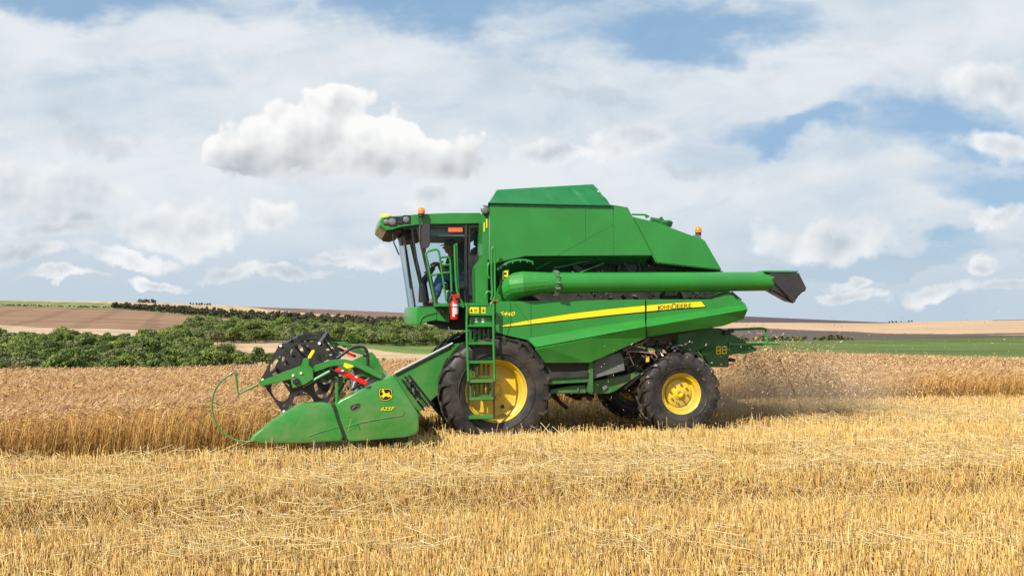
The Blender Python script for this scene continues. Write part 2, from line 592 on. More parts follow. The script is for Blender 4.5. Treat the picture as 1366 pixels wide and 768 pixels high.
def strands(x, y, z0, hgt, r, lean_x, lean_y, bend, tone0, tone1, seg=2, sides=3, kink=0.0):
    """tapered bent stalks as thin prisms; returns V, F, tone"""
    n = len(x)
    ks = np.linspace(0, 1, seg + 1)
    rot = rng.random(n) * 6.28
    V = np.zeros((n, seg + 1, sides, 3)); T = np.zeros((n, seg + 1, sides, 3))
    for i, k in enumerate(ks):
        px_ = x + lean_x * hgt * (k + bend * k * k * k)
        py_ = y + lean_y * hgt * (k + bend * k * k * k)
        pz = z0 + hgt * (k - bend * 0.18 * k ** 3)
        for s in range(sides):
            a = rot + s * 6.2832 / sides
            rr = r * (1 - 0.25 * k)
            V[:, i, s, 0] = px_ + np.cos(a) * rr
            V[:, i, s, 1] = py_ + np.sin(a) * rr
            V[:, i, s, 2] = pz
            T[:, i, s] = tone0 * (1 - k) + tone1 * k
    base = (np.arange(n) * (seg + 1) * sides)[:, None, None]
    i_, s_ = np.meshgrid(np.arange(seg), np.arange(sides), indexing='ij')
    a = i_ * sides + s_; b = i_ * sides + (s_ + 1) % sides
    q = np.stack([a, b, b + sides, a + sides], -1).reshape(1, -1, 4)
    F = (base + q).reshape(-1, 4)
    cap = (np.arange(n) * (seg + 1) * sides)[:, None] + seg * sides + np.arange(sides)[None, :]
    top = np.stack([x + lean_x * hgt * (1 + bend), y + lean_y * hgt * (1 + bend), z0 + hgt * (1 - bend * 0.18)], -1)
    return V.reshape(-1, 3), [F, cap], T.reshape(-1, 3), top


def sticks(p, a, tilt, ln, rad, tone):
    """straws lying about: three-sided prisms from p along bearing a, tilted up or down"""
    n = len(p)
    d = np.stack([np.cos(a) * np.cos(tilt), np.sin(a) * np.cos(tilt), np.sin(tilt)], -1)
    s1 = np.stack([-np.sin(a), np.cos(a), np.zeros(n)], -1); s2 = np.cross(d, s1)
    V = np.zeros((n, 6, 3))
    for e in (0, 1):
        for k in range(3):
            an = k * 2.0944
            V[:, e * 3 + k] = p + d * (ln * e)[:, None] + (s1 * math.cos(an) + s2 * math.sin(an)) * rad[:, None]
    q = np.array([[0, 1, 4, 3], [1, 2, 5, 4], [2, 0, 3, 5]])
    F = (np.arange(n) * 6)[:, None, None] + q[None]
    return V.reshape(-1, 3), [F.reshape(-1, 4)], np.repeat(tone, 6, 0)


class Soup:
    def __init__(self):
        self.V = []; self.Q = []; self.T3 = []; self.C = []; self.n = 0

    def add(self, V, Fs, C):
        for F in Fs:
            (self.Q if F.shape[1] == 4 else self.T3).append(F + self.n)
        self.V.append(V); self.C.append(C); self.n += len(V)

    def obj(self, name, material):
        F = []
        if self.Q: F.append(np.concatenate(self.Q))
        if self.T3: F.append(np.concatenate(self.T3))
        return np_obj(name, np.concatenate(self.V), F, tone=np.concatenate(self.C), material=material)


def leaf_blades(p, direc, length, width, droop, tone):
    """narrow drooping blades (two quads each)"""
    n = len(p)
    up = np.array([0, 0, 1.0])
    side = np.cross(direc, up); side /= np.maximum(np.linalg.norm(side, axis=1, keepdims=True), 1e-6)
    mid = p + direc * (length * 0.5)[:, None] + up * (0.02 - droop * length * 0.1)[:, None]
    end = p + direc * length[:, None] - up * (droop * length * 0.8)[:, None]
    w = width[:, None]
    V = np.stack([p - side * w * .5, p + side * w * .5, mid - side * w * .45, mid + side * w * .45, end - side * w * .08, end + side * w * .08], 1)
    F = (np.arange(n) * 6)[:, None, None] + np.array([[0, 1, 3, 2], [2, 3, 5, 4]])[None]
    return V.reshape(-1, 3), [F.reshape(-1, 4)], np.repeat(tone, 6, 0)


def spindle(p, d, length, rad, tone):
    """wheat ears: four-sided spindles along d"""
    n = len(p)
    d = d / np.linalg.norm(d, axis=1, keepdims=True)
    a = np.cross(d, np.array([0.3, 0.9, 0.2])); a /= np.linalg.norm(a, axis=1, keepdims=True)
    b = np.cross(d, a)
    V = [p]
    for k, f in ((0.22, 0.9), (0.7, 1.0)):
        for s in range(4):
            ang = s * math.pi / 2
            V.append(p + d * (length * k)[:, None] + (a * math.cos(ang) + b * math.sin(ang)) * (rad * f)[:, None])
    V.append(p + d * length[:, None])
    V = np.stack(V, 1)
    T3 = []; Q = []
    for s in range(4):
        s2 = (s + 1) % 4
        T3.append([0, 1 + s2, 1 + s]); Q.append([1 + s, 1 + s2, 5 + s2, 5 + s]); T3.append([5 + s, 5 + s2, 9])
    o = (np.arange(n) * 10)[:, None, None]
    return V.reshape(-1, 3), [(o + np.array(T3)[None]).reshape(-1, 3), (o + np.array(Q)[None]).reshape(-1, 4)], np.repeat(tone, 10, 0)


def awns(p, d, n_a, length, tone, w=0.0012):
    out_v = []; out_t = []
    n = len(p)
    d = d / np.linalg.norm(d, axis=1, keepdims=True)
    for i in range(n_a):
        j = rng.normal(0, 0.28, (n, 3))
        dd = d + j; dd /= np.linalg.norm(dd, axis=1, keepdims=True)
        s = np.cross(dd, np.array([0.2, 1, 0.1])); s /= np.linalg.norm(s, axis=1, keepdims=True)
        q = p + d * 0.02 * i
        V = np.stack([q - s * w, q + s * w, q + dd * (length * rng.uniform(0.7, 1.1, n))[:, None]], 1)
        out_v.append(V); out_t.append(np.repeat(tone, 3, 0))
    V = np.concatenate(out_v, 0).reshape(-1, 3)
    F = np.arange(len(V)).reshape(-1, 3)
    return V, [F], np.concatenate(out_t, 0)


def scatter(dens_fn, dmin, dmax, base_density, tmax=0.60):
    """random points in the wedge of the field the photo shows, thinned by dens_fn (0..1)"""
    area = tmax * (dmax ** 2 - dmin ** 2)
    n = int(area * base_density)
    d = np.sqrt(rng.random(n) * (dmax ** 2 - dmin ** 2) + dmin ** 2)
    x = rng.uniform(-tmax, tmax, n) * d
    keep = rng.random(n) < dens_fn(x, d)
    return x[keep], d[keep]


def standing(x, y):
    u, v = to_uv(x, y)
    wob = (vnoise(u, v, 1.7) - 0.5) * 0.22
    return ((u > U_CUT - 0.1 + (vnoise(v, u, 2.0) - .5) * .2) & (v < V_NEAR - 0.16 + wob)) | (v < -3.75 + wob)


def palette(n, cols, w, jit=0.12):
    cols = np.array(cols)
    k = rng.choice(len(cols), n, p=np.array(w) / sum(w))
    c = cols[k] * (1 + rng.normal(0, jit, (n, 1))) * (1 + rng.normal(0, 0.04, (n, 3)))
    return np.clip(c, 0.01, 0.95)


straw_m = attr_mat('straw', rough=0.55, trans=0.18, spec=0.35)
ear_m = attr_mat('ripe_wheat', rough=0.6, trans=0.2, spec=0.3)

STUB = [(0.82, 0.56, 0.19), (0.76, 0.49, 0.14), (0.62, 0.37, 0.09), (0.88, 0.69, 0.33), (0.38, 0.20, 0.06)]
stub = Soup()


def track(x, y):
    """wheel tracks and swath bands running along the machine's line of travel"""
    u, v = to_uv(x, y)
    w = (vnoise(u, v * 0 + 3, 0.35) - 0.5) * 0.5
    b = np.exp(-((v - 7.1 + w) / 0.55) ** 2) + 0.7 * np.exp(-((v - 5.0 - w) / 0.35) ** 2)
    return np.clip(b, 0, 1)


def add_stubble(dmin, dmax, dens, rad, seg=1, hs=1.0):
    def fn(x, y):
        u, v = to_uv(x, y)
        clump = 0.68 + 0.45 * vnoise(x, y, 2.2)
        inside_m = (u > -4.6) & (u < 1.2) & (np.abs(v) < 1.25)
        c = np.where(standing(x, y), 0.0, clump) * (1 - 0.45 * track(x, y))
        return np.where(inside_m, c * 0.35, c)
    x, y = scatter(fn, dmin, dmax, dens, 0.74)
    # drilled rows: pull the plants towards rows 17 cm apart along the line of travel
    u, v = to_uv(x, y)
    row = np.round(v / 0.17) * 0.17
    vv = row + (v - row) * 0.55
    x = x + (vv - v) * NR[0]; y = y + (vv - v) * NR[1]
    n = len(x)
    z = height(x, y)
    tr = track(x, y)
    hgt = hs * (0.250 + 0.05 * (vnoise(x, y, 1.1) - 0.5) + rng.normal(0, 0.035, n)) * (1 - 0.38 * tr)
    hgt = np.where(rng.random(n) < 0.04, hgt * rng.uniform(1.1, 1.45, n), hgt)
    lean = 0.10 + 0.38 * tr
    lx = rng.normal(0.02, 1, n) * lean; ly = rng.normal(0, 1, n) * lean
    tone = palette(n, STUB, [4, 4, 3, 1.6, 1.8], 0.16)
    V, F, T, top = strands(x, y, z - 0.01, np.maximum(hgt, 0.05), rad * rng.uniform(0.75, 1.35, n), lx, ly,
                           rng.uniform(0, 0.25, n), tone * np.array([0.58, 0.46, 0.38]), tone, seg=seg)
    stub.add(V, F, T)
    # dry leaf remnants on some of the stalks
    k = rng.random(n) < 0.30
    m = int(k.sum())
    a = rng.random(m) * 6.28
    p = np.stack([x[k], y[k], z[k] + hgt[k] * rng.uniform(0.25, 0.95, m)], -1)
    d = np.stack([np.cos(a), np.sin(a), rng.uniform(-0.3, 0.7, m)], -1)
    V, F, T = leaf_blades(p, d, rng.uniform(0.04, 0.14, m), rng.uniform(0.003, 0.007, m), rng.uniform(0.2, 0.9, m),
                          palette(m, [(0.82, 0.64, 0.36), (0.66, 0.44, 0.17), (0.5, 0.3, 0.12)], [3, 3, 1]))
    stub.add(V, F, T)


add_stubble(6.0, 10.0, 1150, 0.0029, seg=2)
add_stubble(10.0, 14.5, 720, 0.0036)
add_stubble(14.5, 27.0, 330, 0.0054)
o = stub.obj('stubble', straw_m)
tag(o, 'golden cut wheat stubble covering the harvested strip', 'stubble', kind='stuff')

# loose straw lying on the stubble
ls = Soup()


def add_loose(dmin, dmax, dens, long=1.0, r=0.0022):
    def fn(x, y):
        u, v = to_uv(x, y)
        band = 0.22 + 1.3 * np.exp(-((v - 5.9 + (vnoise(u, 1, 0.5) - .5) * 0.8) / 0.38) ** 2) + 0.6 * np.exp(-((v - 8.6 + (vnoise(u, 5, 0.4) - .5)) / 0.3) ** 2) + 0.9 * np.exp(-((v - 4.35) / 0.3) ** 2) \
            + 0.8 * np.exp(-((v - 0.2) / 1.6) ** 2) * (u < -5)
        cl = vnoise(x, y, 1.3) ** 2 * 1.8
        return np.where(standing(x, y), 0, band * cl)
    x, y = scatter(fn, dmin, dmax, dens)
    n = len(x)
    ln = rng.uniform(0.08, 0.38, n) * long
    a = rng.random(n) * 6.28
    zz = height(x, y) + rng.uniform(0.08, 0.28, n)
    ex = np.cos(a) * ln; ey = np.sin(a) * ln * 0.9
    tl = np.clip(rng.normal(0.05, 0.25, n), -.5, 1.0)
    tone = palette(n, [(0.92, 0.76, 0.44), (0.86, 0.64, 0.30), (0.70, 0.46, 0.17)], [3.5, 3, 1.5])
    V, F, T = sticks(np.stack([x, y, zz], -1), a, tl, ln, r * rng.uniform(0.7, 1.3, n), tone)
    ls.add(V, F, T)


add_loose(6.0, 11.0, 430, 0.85, 0.0020)
add_loose(11.0, 26.0, 260, 0.9, 0.0032)
# windrows: pale flattened straw lying on top of the stubble in ragged lines
for (vc, ua, ub_, n, sp) in [(5.75, -10, 9, 2700, .24), (6.3, -2, 7, 1000, .18), (4.9, -10, 0, 1000, .25), (8.9, -3, 4, 420, .25), (-0.3, -14, -5.5, 2000, .7), (7.6, 1.5, 5, 380, .3)]:
    u = rng.uniform(ua, ub_, n); keep = rng.random(n) < np.clip(2.2 * vnoise(u * 0 + vc, u, 0.9) ** 1.5, 0.05, 1); u = u[keep]; n = len(u)
    v = vc + rng.normal(0, sp, n) + (vnoise(u, u * 0 + vc, 0.45) - .5) * 0.9
    x = ORG[0] + u * FW[0] + v * NR[0]; y = ORG[1] + u * FW[1] + v * NR[1]
    ln = rng.uniform(0.08, 0.34, n); a = rng.normal(0, 1.1, n) + np.where(rng.random(n) < .5, math.pi, 0)
    tone = palette(n, [(0.92, 0.75, 0.42), (0.86, 0.64, 0.30), (0.66, 0.44, 0.16)], [3, 3, 1.4])
    V, F, T = sticks(np.stack([x, y, height(x, y) + rng.uniform(0.19, 0.31, n)], -1), a, rng.normal(0, .16, n), ln, 0.0026 * rng.uniform(.7, 1.3, n), tone)
    ls.add(V, F, T)
# little heaps of pushed over straw at the foot of the standing crop
for (hx, hy, n) in [(105, 596, 420), (60, 598, 300), (165, 586, 260), (300, 582, 260), (12, 600, 240), (215, 592, 220), (128, 588, 260), (330, 586, 150), (262, 590, 160)]:
    d_ = px_ray(hx, hy); t_ = (0.05 - CAMH) / d_[2]
    cx0, cy0 = d_[0] * t_, d_[1] * t_ - 0.9
    x = cx0 + rng.normal(0, 0.42, n); y = cy0 + rng.normal(0, 0.2, n)
    ln = rng.uniform(0.25, 0.7, n); a = rng.normal(0.25, 0.5, n) + np.where(rng.random(n) < 0.5, math.pi, 0)
    tl = np.clip(rng.normal(0.3, 0.3, n), -.3, 1.2)
    tone = palette(n, [(0.9, 0.74, 0.42), (0.75, 0.52, 0.22), (0.6, 0.38, 0.14)], [3, 3, 2])
    V, F, T = sticks(np.stack([x, y, height(x, y) + 0.1 + rng.uniform(0, 0.28, n) * np.exp(-((x - cx0) / 0.5) ** 2)], -1), a, tl, ln, 0.003 * np.ones(n), tone)
    ls.add(V, F, T)
o = ls.obj('loose_straw', straw_m)
tag(o, 'pale loose straw scattered over the stubble', 'straw', kind='stuff')

# standing wheat
wh = Soup()
STK0 = [(0.60, 0.32, 0.08), (0.70, 0.42, 0.12), (0.48, 0.23, 0.06), (0.78, 0.52, 0.18)]
EAR = [(0.60, 0.38, 0.18), (0.68, 0.46, 0.23), (0.44, 0.25, 0.11), (0.29, 0.15, 0.07), (0.78, 0.58, 0.34)]


def add_wheat(dmin, dmax, dens, sr, er, detail, only=None):
    def fn(x, y):
        ok = standing(x, y)
        u, v = to_uv(x, y)
        m_, s = brow(683 + FPX * x / y)
        ok &= y < (15 + s) + 7
        ok &= ~((u > U_CUT - 0.2) & (u < U_CUT + 0.35) & (v > -3.8) & (v < 3.9) & (rng.random(len(u)) < 0.5))
        # plants screened by taller rows in front can be thinner on the ground
        return np.where(ok, 1.0, 0.0)
    x, y = scatter(fn, dmin, dmax, dens, 0.78 if dmin > 16 else 0.66)
    if only is not None:
        k = only(x, y); x, y = x[k], y[k]
    n = len(x)
    z = height(x, y)
    hgt = 0.775 + 0.14 * (vnoise(x, y, 0.8) - 0.5) - np.abs(rng.normal(0, 0.11, n)) + 0.05
    lx = rng.normal(0.10, 0.10, n) + 0.14 * (vnoise(x, y, 0.5) - 0.5); ly = rng.normal(-0.02, 0.10, n)
    t1 = palette(n, STK0, [3, 3, 2, 2])
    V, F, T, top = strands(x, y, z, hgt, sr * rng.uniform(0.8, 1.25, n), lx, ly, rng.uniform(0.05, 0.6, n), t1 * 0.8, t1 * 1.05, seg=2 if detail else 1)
    wh.add(V, F, T)
    d = np.stack([lx * 2.5 + rng.normal(0.35, 0.45, n), ly * 2.5 + rng.normal(0, 0.45, n), rng.uniform(-0.35, 0.9, n)], -1)
    et = palette(n, EAR, [3, 2.6, 2.6, 2.2, 1.4], 0.16)
    V, F, T = spindle(top - d / np.linalg.norm(d, axis=1, keepdims=True) * 0.004, d, rng.uniform(0.075, 0.115, n) * (1.0 if detail else 1.3), er * rng.uniform(0.8, 1.2, n), et)
    wh.add(V, F, T)
    if detail:
        V, F, T = awns(top + d * 0.03, d, 4, np.full(n, 0.085), et * 1.12, 0.0011 if detail > 1 else 0.0016)
        wh.add(V, F, T)
    k = rng.random(n) < (0.9 if detail else 0.5)
    m = int(k.sum())
    a = rng.random(m) * 6.28
    kh = rng.uniform(0.2, 0.9, m)
    p = np.stack([x[k] + lx[k] * hgt[k] * kh, y[k] + ly[k] * hgt[k] * kh, z[k] + hgt[k] * kh], -1)
    dd = np.stack([np.cos(a) * .7, np.sin(a) * .7, rng.uniform(-0.5, 0.7, m)], -1)
    V, F, T = leaf_blades(p, dd, rng.uniform(0.08, 0.2, m), rng.uniform(0.004, 0.009, m) * (1 if detail else 1.6), rng.uniform(0.3, 1.0, m),
                          palette(m, [(0.66, 0.45, 0.2), (0.5, 0.3, 0.11), (0.76, 0.58, 0.32)], [3, 3, 1]))
    wh.add(V, F, T)


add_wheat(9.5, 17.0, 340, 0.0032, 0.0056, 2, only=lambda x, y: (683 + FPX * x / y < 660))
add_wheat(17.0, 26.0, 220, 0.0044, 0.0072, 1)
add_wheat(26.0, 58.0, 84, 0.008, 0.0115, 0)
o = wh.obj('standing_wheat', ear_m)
tag(o, 'ripe brown standing wheat not yet harvested', 'wheat', kind='stuff')

# ---------------------------------------------------------------- trees


def tree_mesh(name, seed, hgt, wid, tones, leaf=0.30, nleaf=1500, lobes=18, conifer=False):
    r = np.random.default_rng(seed)
    Vs = []; Qs = []; Ts = []; n0 = 0
    # trunk and limbs
    def limb(p, q, ra, rb):
        nonlocal n0
        p = np.array(p, float); q = np.array(q, float)
        d = q - p; d /= np.linalg.norm(d)
        a = np.cross(d, [0.3, 1, 0.2]); a /= np.linalg.norm(a); b = np.cross(d, a)
        ring_ = []
        for (c_, rr) in ((p, ra), (q, rb)):
            for s in range(6):
                ring_.append(c_ + (a * math.cos(s * math.pi / 3) + b * math.sin(s * math.pi / 3)) * rr)
        Vs.append(np.array(ring_)); Ts.append(np.tile([0.12, 0.085, 0.06], (12, 1)))
        Qs.append(np.array([[n0 + s, n0 + (s + 1) % 6, n0 + 6 + (s + 1) % 6, n0 + 6 + s] for s in range(6)]))
        n0 += 12
    limb((0, 0, -0.5), (0.1, 0, hgt * 0.5), 0.2, 0.12)
    cs = []
    if conifer:
        for i in range(lobes):
            f = i / (lobes - 1)
            cs.append(((r.normal(0, .1), r.normal(0, .1), hgt * (0.2 + 0.78 * f)), (wid * 0.5 * (1 - f * 0.85), wid * 0.5 * (1 - f * 0.85), hgt * 0.09)))
    else:
        for i in range(lobes):
            a = r.random() * 6.28; rad = wid * 0.34 * math.sqrt(r.random())
            zc = hgt * (0.30 + 0.52 * r.random() * (1 - (rad / (wid * 0.5)) ** 2 * 0.6))
            s = wid * r.uniform(0.15, 0.25)
            c_ = (math.cos(a) * rad, math.sin(a) * rad, zc)
            cs.append((c_, (s, s, s * 0.8)))
            if i < 5:
                limb((0.05, 0, hgt * 0.3), c_, 0.09, 0.03)
    tones = np.array(tones)
    lt = tones[r.integers(0, len(tones), len(cs))]
    k = r.integers(0, len(cs), nleaf)
    C = np.array([cs[i][0] for i in k]); Rr = np.array([cs[i][1] for i in k])
    dirs = r.normal(0, 1, (nleaf, 3)); dirs /= np.linalg.norm(dirs, axis=1, keepdims=True)
    dirs[:, 2] = np.where(dirs[:, 2] < -0.5, -dirs[:, 2], dirs[:, 2])
    Pp = C + dirs * Rr * r.uniform(0.7, 1.12, (nleaf, 1))
    nrm = dirs + r.normal(0, 0.45, (nleaf, 3)); nrm /= np.linalg.norm(nrm, axis=1, keepdims=True)
    a = np.cross(nrm, r.normal(0, 1, (nleaf, 3))); a /= np.linalg.norm(a, axis=1, keepdims=True); b = np.cross(nrm, a)
    s = leaf * r.uniform(0.6, 1.3, (nleaf, 1))
    V = np.stack([Pp - a * s - b * s * .5, Pp + a * s * .3 - b * s * .9, Pp + a * s + b * s * .4, Pp - a * s * .2 + b * s], 1)
    Vs.append(V.reshape(-1, 3)); Qs.append(np.arange(nleaf * 4).reshape(-1, 4) + n0)
    t = lt[k] * (1 + r.normal(0, 0.16, (nleaf, 1)))
    Ts.append(np.repeat(np.clip(t, 0.005, 1), 4, 0))
    return np_mesh(name, np.concatenate(Vs), np.concatenate(Qs), tone=np.concatenate(Ts), material=leaf_m)


leaf_m = attr_mat('foliage', rough=0.7, trans=0.25, spec=0.25)
GR1 = [(0.152, 0.206, 0.047), (0.108, 0.157, 0.041), (0.221, 0.274, 0.063), (0.091, 0.124, 0.037)]
GR2 = [(0.212, 0.273, 0.060), (0.274, 0.325, 0.076), (0.143, 0.199, 0.045)]
GR3 = [(0.178, 0.194, 0.077), (0.232, 0.239, 0.103), (0.135, 0.158, 0.060)]
DK = [(0.060, 0.075, 0.033), (0.083, 0.075, 0.042), (0.045, 0.060, 0.030)]
protos = []
for i in range(4): protos.append((tree_mesh('wood_tree', 10 + i, rnd.uniform(7, 9.5), rnd.uniform(7, 9), GR1), 0))
for i in range(3): protos.append((tree_mesh('wood_tree', 20 + i, rnd.uniform(7, 9), rnd.uniform(7, 9), GR2), 1))
for i in range(3): protos.append((tree_mesh('wood_tree', 30 + i, rnd.uniform(6, 8), rnd.uniform(7, 9), GR3), 2))
LAB = ['mid green leafy tree in the valley wood beyond the wheat',
       'bright yellowish green leafy tree in the valley wood beyond the wheat',
       'dull grey-green leafy tree in the valley wood beyond the wheat']
GRP = ['mid green trees of the valley wood', 'bright green trees of the valley wood', 'grey-green trees of the valley wood']


def at_px(px, d):
    x = (px - 683) / FPX * d
    return x, d, float(height(np.array([x]), np.array([float(d)]))[0])


spots = []
# front wood on the left and its tapering tongue
for D_, a_, b_ in [(352, -40, 372), (366, -45, 352), (382, -45, 330), (398, -45, 300), (415, -50, 275), (433, -50, 262), (452, -50, 250), (472, -50, 240), (494, -50, 235), (515, -50, 232)]:
    p = a_ + rnd.uniform(0, 8)
    while p < b_:
        spots.append((p, D_ + rnd.uniform(-7, 7), 0.8 if (p > 300) else 1.0))
        p += 5.2 * FPX / D_ * rnd.uniform(0.8, 1.25)
for D_ in (500, 520, 540, 560, 580):
    p = float(np.interp(D_, [500, 580], [185, 205])) + rnd.uniform(0, 5)
    while p < np.interp(D_, [500, 580], [272, 300]):
        spots.append((p, D_ + rnd.uniform(-7, 7), 1.0))
        p += 5.2 * FPX / D_ * rnd.uniform(0.8, 1.2)
# wood behind the pale field
for D_ in (592, 604, 620, 640, 662, 690, 725, 765):
    p = np.interp(D_, [600, 770], [225, 262]) + rnd.uniform(0, 8)
    while p < 668:
        spots.append((p, D_ + rnd.uniform(-7, 7) , 1.0 + 0.15 * rnd.random()))
        p += 5.2 * FPX / D_ * rnd.uniform(0.7, 1.35)
spots.sort(key=lambda s: s[1])
print('wood trees', len(spots))
cap = 262
rest = Soup()
for i, (p, D_, sc) in enumerate(spots):
    me, kind = protos[rnd.choice([0, 1, 2, 3, 0, 1, 2, 3, 4, 5, 6, 7, 8, 9])]
    x, y, z = at_px(p, D_)
    s = sc * rnd.choice((0.7, 0.85, 0.95, 1.0, 1.05, 1.2, 1.35)); a = rnd.random() * 6.28
    if i < cap:
        o = bpy.data.objects.new('tree', me)
        o.location = (x, y, z); o.rotation_euler = (0, 0, a); o.scale = (s, s, s * rnd.uniform(0.9, 1.15))
        link(o); tag(o, LAB[kind], 'tree', GRP[kind])
    else:
        n = len(me.vertices)
        V = np.empty(n * 3, np.float32); me.vertices.foreach_get('co', V); V = V.reshape(-1, 3)
        C = np.empty(n * 4, np.float32); me.color_attributes['tone'].data.foreach_get('color', C)
        ca, sa = math.cos(a) * s, math.sin(a) * s
        V = np.stack([V[:, 0] * ca - V[:, 1] * sa + x, V[:, 0] * sa + V[:, 1] * ca + y, V[:, 2] * s + z], -1)
        F = np.empty(len(me.loops), np.int32); me.loops.foreach_get('vertex_index', F)
        rest.add(V, [F.reshape(-1, 4)], C.reshape(-1, 4)[:, :3])
if rest.n:
    o = rest.obj('distant_wood', leaf_m)
    tag(o, 'far green wood across the pale stubble field', 'wood', kind='stuff')

# single bushes at the edge of the pale field
for p, D_ in ((483, 352), (492, 350), (503, 351), (512, 356)):
    o = bpy.data.objects.new('bush', protos[1][0]); x, y, z = at_px(p, D_)
    o.location = (x, y, z - 0.4); o.scale = (0.45, 0.45, 0.35); o.rotation_euler = (0, 0, p)
    link(o); tag(o, 'small green bush at the near edge of the pale field, right of the reel', 'bush', 'bushes at the edge of the pale field')

# far dark tree band, hedges: too small and dense to count
band = Soup()
dk = [tree_mesh('dark_tree', 50 + i, rnd.uniform(7, 10), rnd.uniform(5, 8), DK, leaf=0.9, nleaf=160, lobes=7) for i in range(3)]


def stamp(soup, me, x, y, z, s, sz=None):
    n = len(me.vertices)
    V = np.empty(n * 3, np.float32); me.vertices.foreach_get('co', V); V = V.reshape(-1, 3)
    C = np.empty(n * 4, np.float32); me.color_attributes['tone'].data.foreach_get('color', C)
    V = V * np.array([s, s, sz or s]) + np.array([x, y, z])
    F = np.empty(len(me.loops), np.int32); me.loops.foreach_get('vertex_index', F)
    soup.add(V, [F.reshape(-1, 4)], C.reshape(-1, 4)[:, :3])


for i in range(760):
    p = rnd.uniform(150, 545)
    lo = float(np.interp(p, [150, 230, 330, 400, 545], [1195, 1060, 905, 850, 840]))
    hi = float(np.interp(p, [150, 230, 330, 420, 545], [1230, 1230, 1150, 1060, 1020]))
    D_ = rnd.uniform(lo, hi)
    x, y, z = at_px(p, D_)
    stamp(band, rnd.choice(dk), x, y, z, rnd.uniform(0.55, 0.95))
for i in range(210):
    p = rnd.uniform(-20, 235) if i < 180 else rnd.uniform(235, 300)
    D_ = float(np.interp(p, [0, 150, 230, 330], [1200, 1200, 1055, 905])) + rnd.uniform(-6, 6)
    x, y, z = at_px(p, D_)
    stamp(band, rnd.choice(dk), x, y, z, rnd.uniform(0.15, 0.38))
o = band.obj('dark_treeline', leaf_m)
tag(o, 'dark band of far trees and hedge on the left hillside', 'treeline', kind='stuff')

hedge = Soup()
hm = [tree_mesh('hedge_bush', 70 + i, 5, 6, GR1 + DK, leaf=0.45, nleaf=300, lobes=8) for i in range(3)]
for i in range(70):
    p = rnd.uniform(960, 1062) if i < 48 else rnd.uniform(1062, 1140)
    x, y, z = at_px(p, 452 + rnd.uniform(-6, 6))
    stamp(hedge, rnd.choice(hm), x, y, z - 0.3, rnd.uniform(0.3, 0.68))
o = hedge.obj('hedgerow', leaf_m)
tag(o, 'dark green hedge between the green field and ploughed field', 'hedge', kind='stuff')

# little clumps of trees on the far skylines
BL = [(0.075, 0.098, 0.068), (0.053, 0.075, 0.053)]
sk = [tree_mesh('skyline_tree', 90 + i, 10, 7, BL, leaf=0.8, nleaf=260, lobes=8) for i in range(2)]
for (ps, s0, lab, gr) in [((186.5, 191, 194.5, 198, 203.5, 206), 0.72, 'dark tree in the small clump highest on the left skyline', 'left skyline clump'),
                          ((254, 258, 262, 266, 269, 273, 277, 280), 0.42, 'low dark tree in the second, lower clump on the left skyline', 'second skyline clump'),
                          ((1186, 1190, 1195, 1202, 1212, 1216), 0.33, 'tiny dark tree on the right skyline where the dark strip ends', 'right skyline trees')]:
    for p in ps:
        D_ = 1560 if p < 600 else 1560
        x, y, z = at_px(p, D_)
        o = bpy.data.objects.new('tree', rnd.choice(sk))
        o.location = (x, y, z - 2.2 * s0); s = s0 * rnd.uniform(0.9, 1.3); o.scale = (s * 1.25, s * 1.25, s); o.rotation_euler = (0, 0, p)
        link(o); tag(o, lab, 'tree', gr)
# ---------------------------------------------------------------- the combine harvester
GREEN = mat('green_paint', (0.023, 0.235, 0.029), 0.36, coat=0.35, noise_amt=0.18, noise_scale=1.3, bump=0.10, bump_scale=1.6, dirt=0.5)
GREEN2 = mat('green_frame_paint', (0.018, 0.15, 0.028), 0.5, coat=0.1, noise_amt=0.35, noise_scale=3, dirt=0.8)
TARP = mat('green_tarpaulin', (0.004, 0.15, 0.034), 0.42, noise_amt=0.15, bump=0.3, bump_scale=9)
YEL = mat('yellow_paint', (0.80, 0.54, 0.008), 0.38, coat=0.3, noise_amt=0.15, noise_scale=5, dirt=0.7)
YDEC = mat('yellow_decal', (0.86, 0.68, 0.01), 0.4)
BLACKD = mat('black_decal', (0.012, 0.012, 0.012), 0.4)
RUB = mat('tyre_rubber', (0.015, 0.015, 0.016), 0.46, noise_amt=0.3, noise_scale=6, tint=(0.024, 0.021, 0.019), bump=0.15, bump_scale=25, dirt=0.18)
BLK = mat('black_plastic', (0.018, 0.018, 0.019), 0.42, noise_amt=0.3, noise_scale=6, tint=(0.035, 0.033, 0.03))
DARK = mat('dark_machinery', (0.020, 0.021, 0.020), 0.7, noise_amt=0.5, noise_scale=5, tint=(0.05, 0.045, 0.035), bump=0.4, bump_scale=14)
STEEL = mat('bare_steel', (0.45, 0.44, 0.42), 0.35, metal=0.9, noise_amt=0.3)
GREY = mat('grey_sheet', (0.13, 0.16, 0.14), 0.55, noise_amt=0.3, dirt=0.6)
HOSE = mat('hydraulic_hose', (0.02, 0.02, 0.02), 0.45)
RED = mat('red_paint', (0.72, 0.012, 0.010), 0.35, coat=0.2)
ORG_M = mat('orange_lens', (0.95, 0.22, 0.01), 0.2, coat=0.6)
LENS = mat('lamp_lens', (0.36, 0.37, 0.38), 0.25, metal=0.8, coat=0.3)
WHITE = mat('white_sticker', (0.8, 0.8, 0.76), 0.5)
ORST = mat('orange_sticker', (0.85, 0.14, 0.03), 0.5)
BROWN = mat('cab_lining', (0.055, 0.045, 0.034), 0.8)
SEATM = mat('seat_cloth', (0.03, 0.032, 0.034), 0.9)

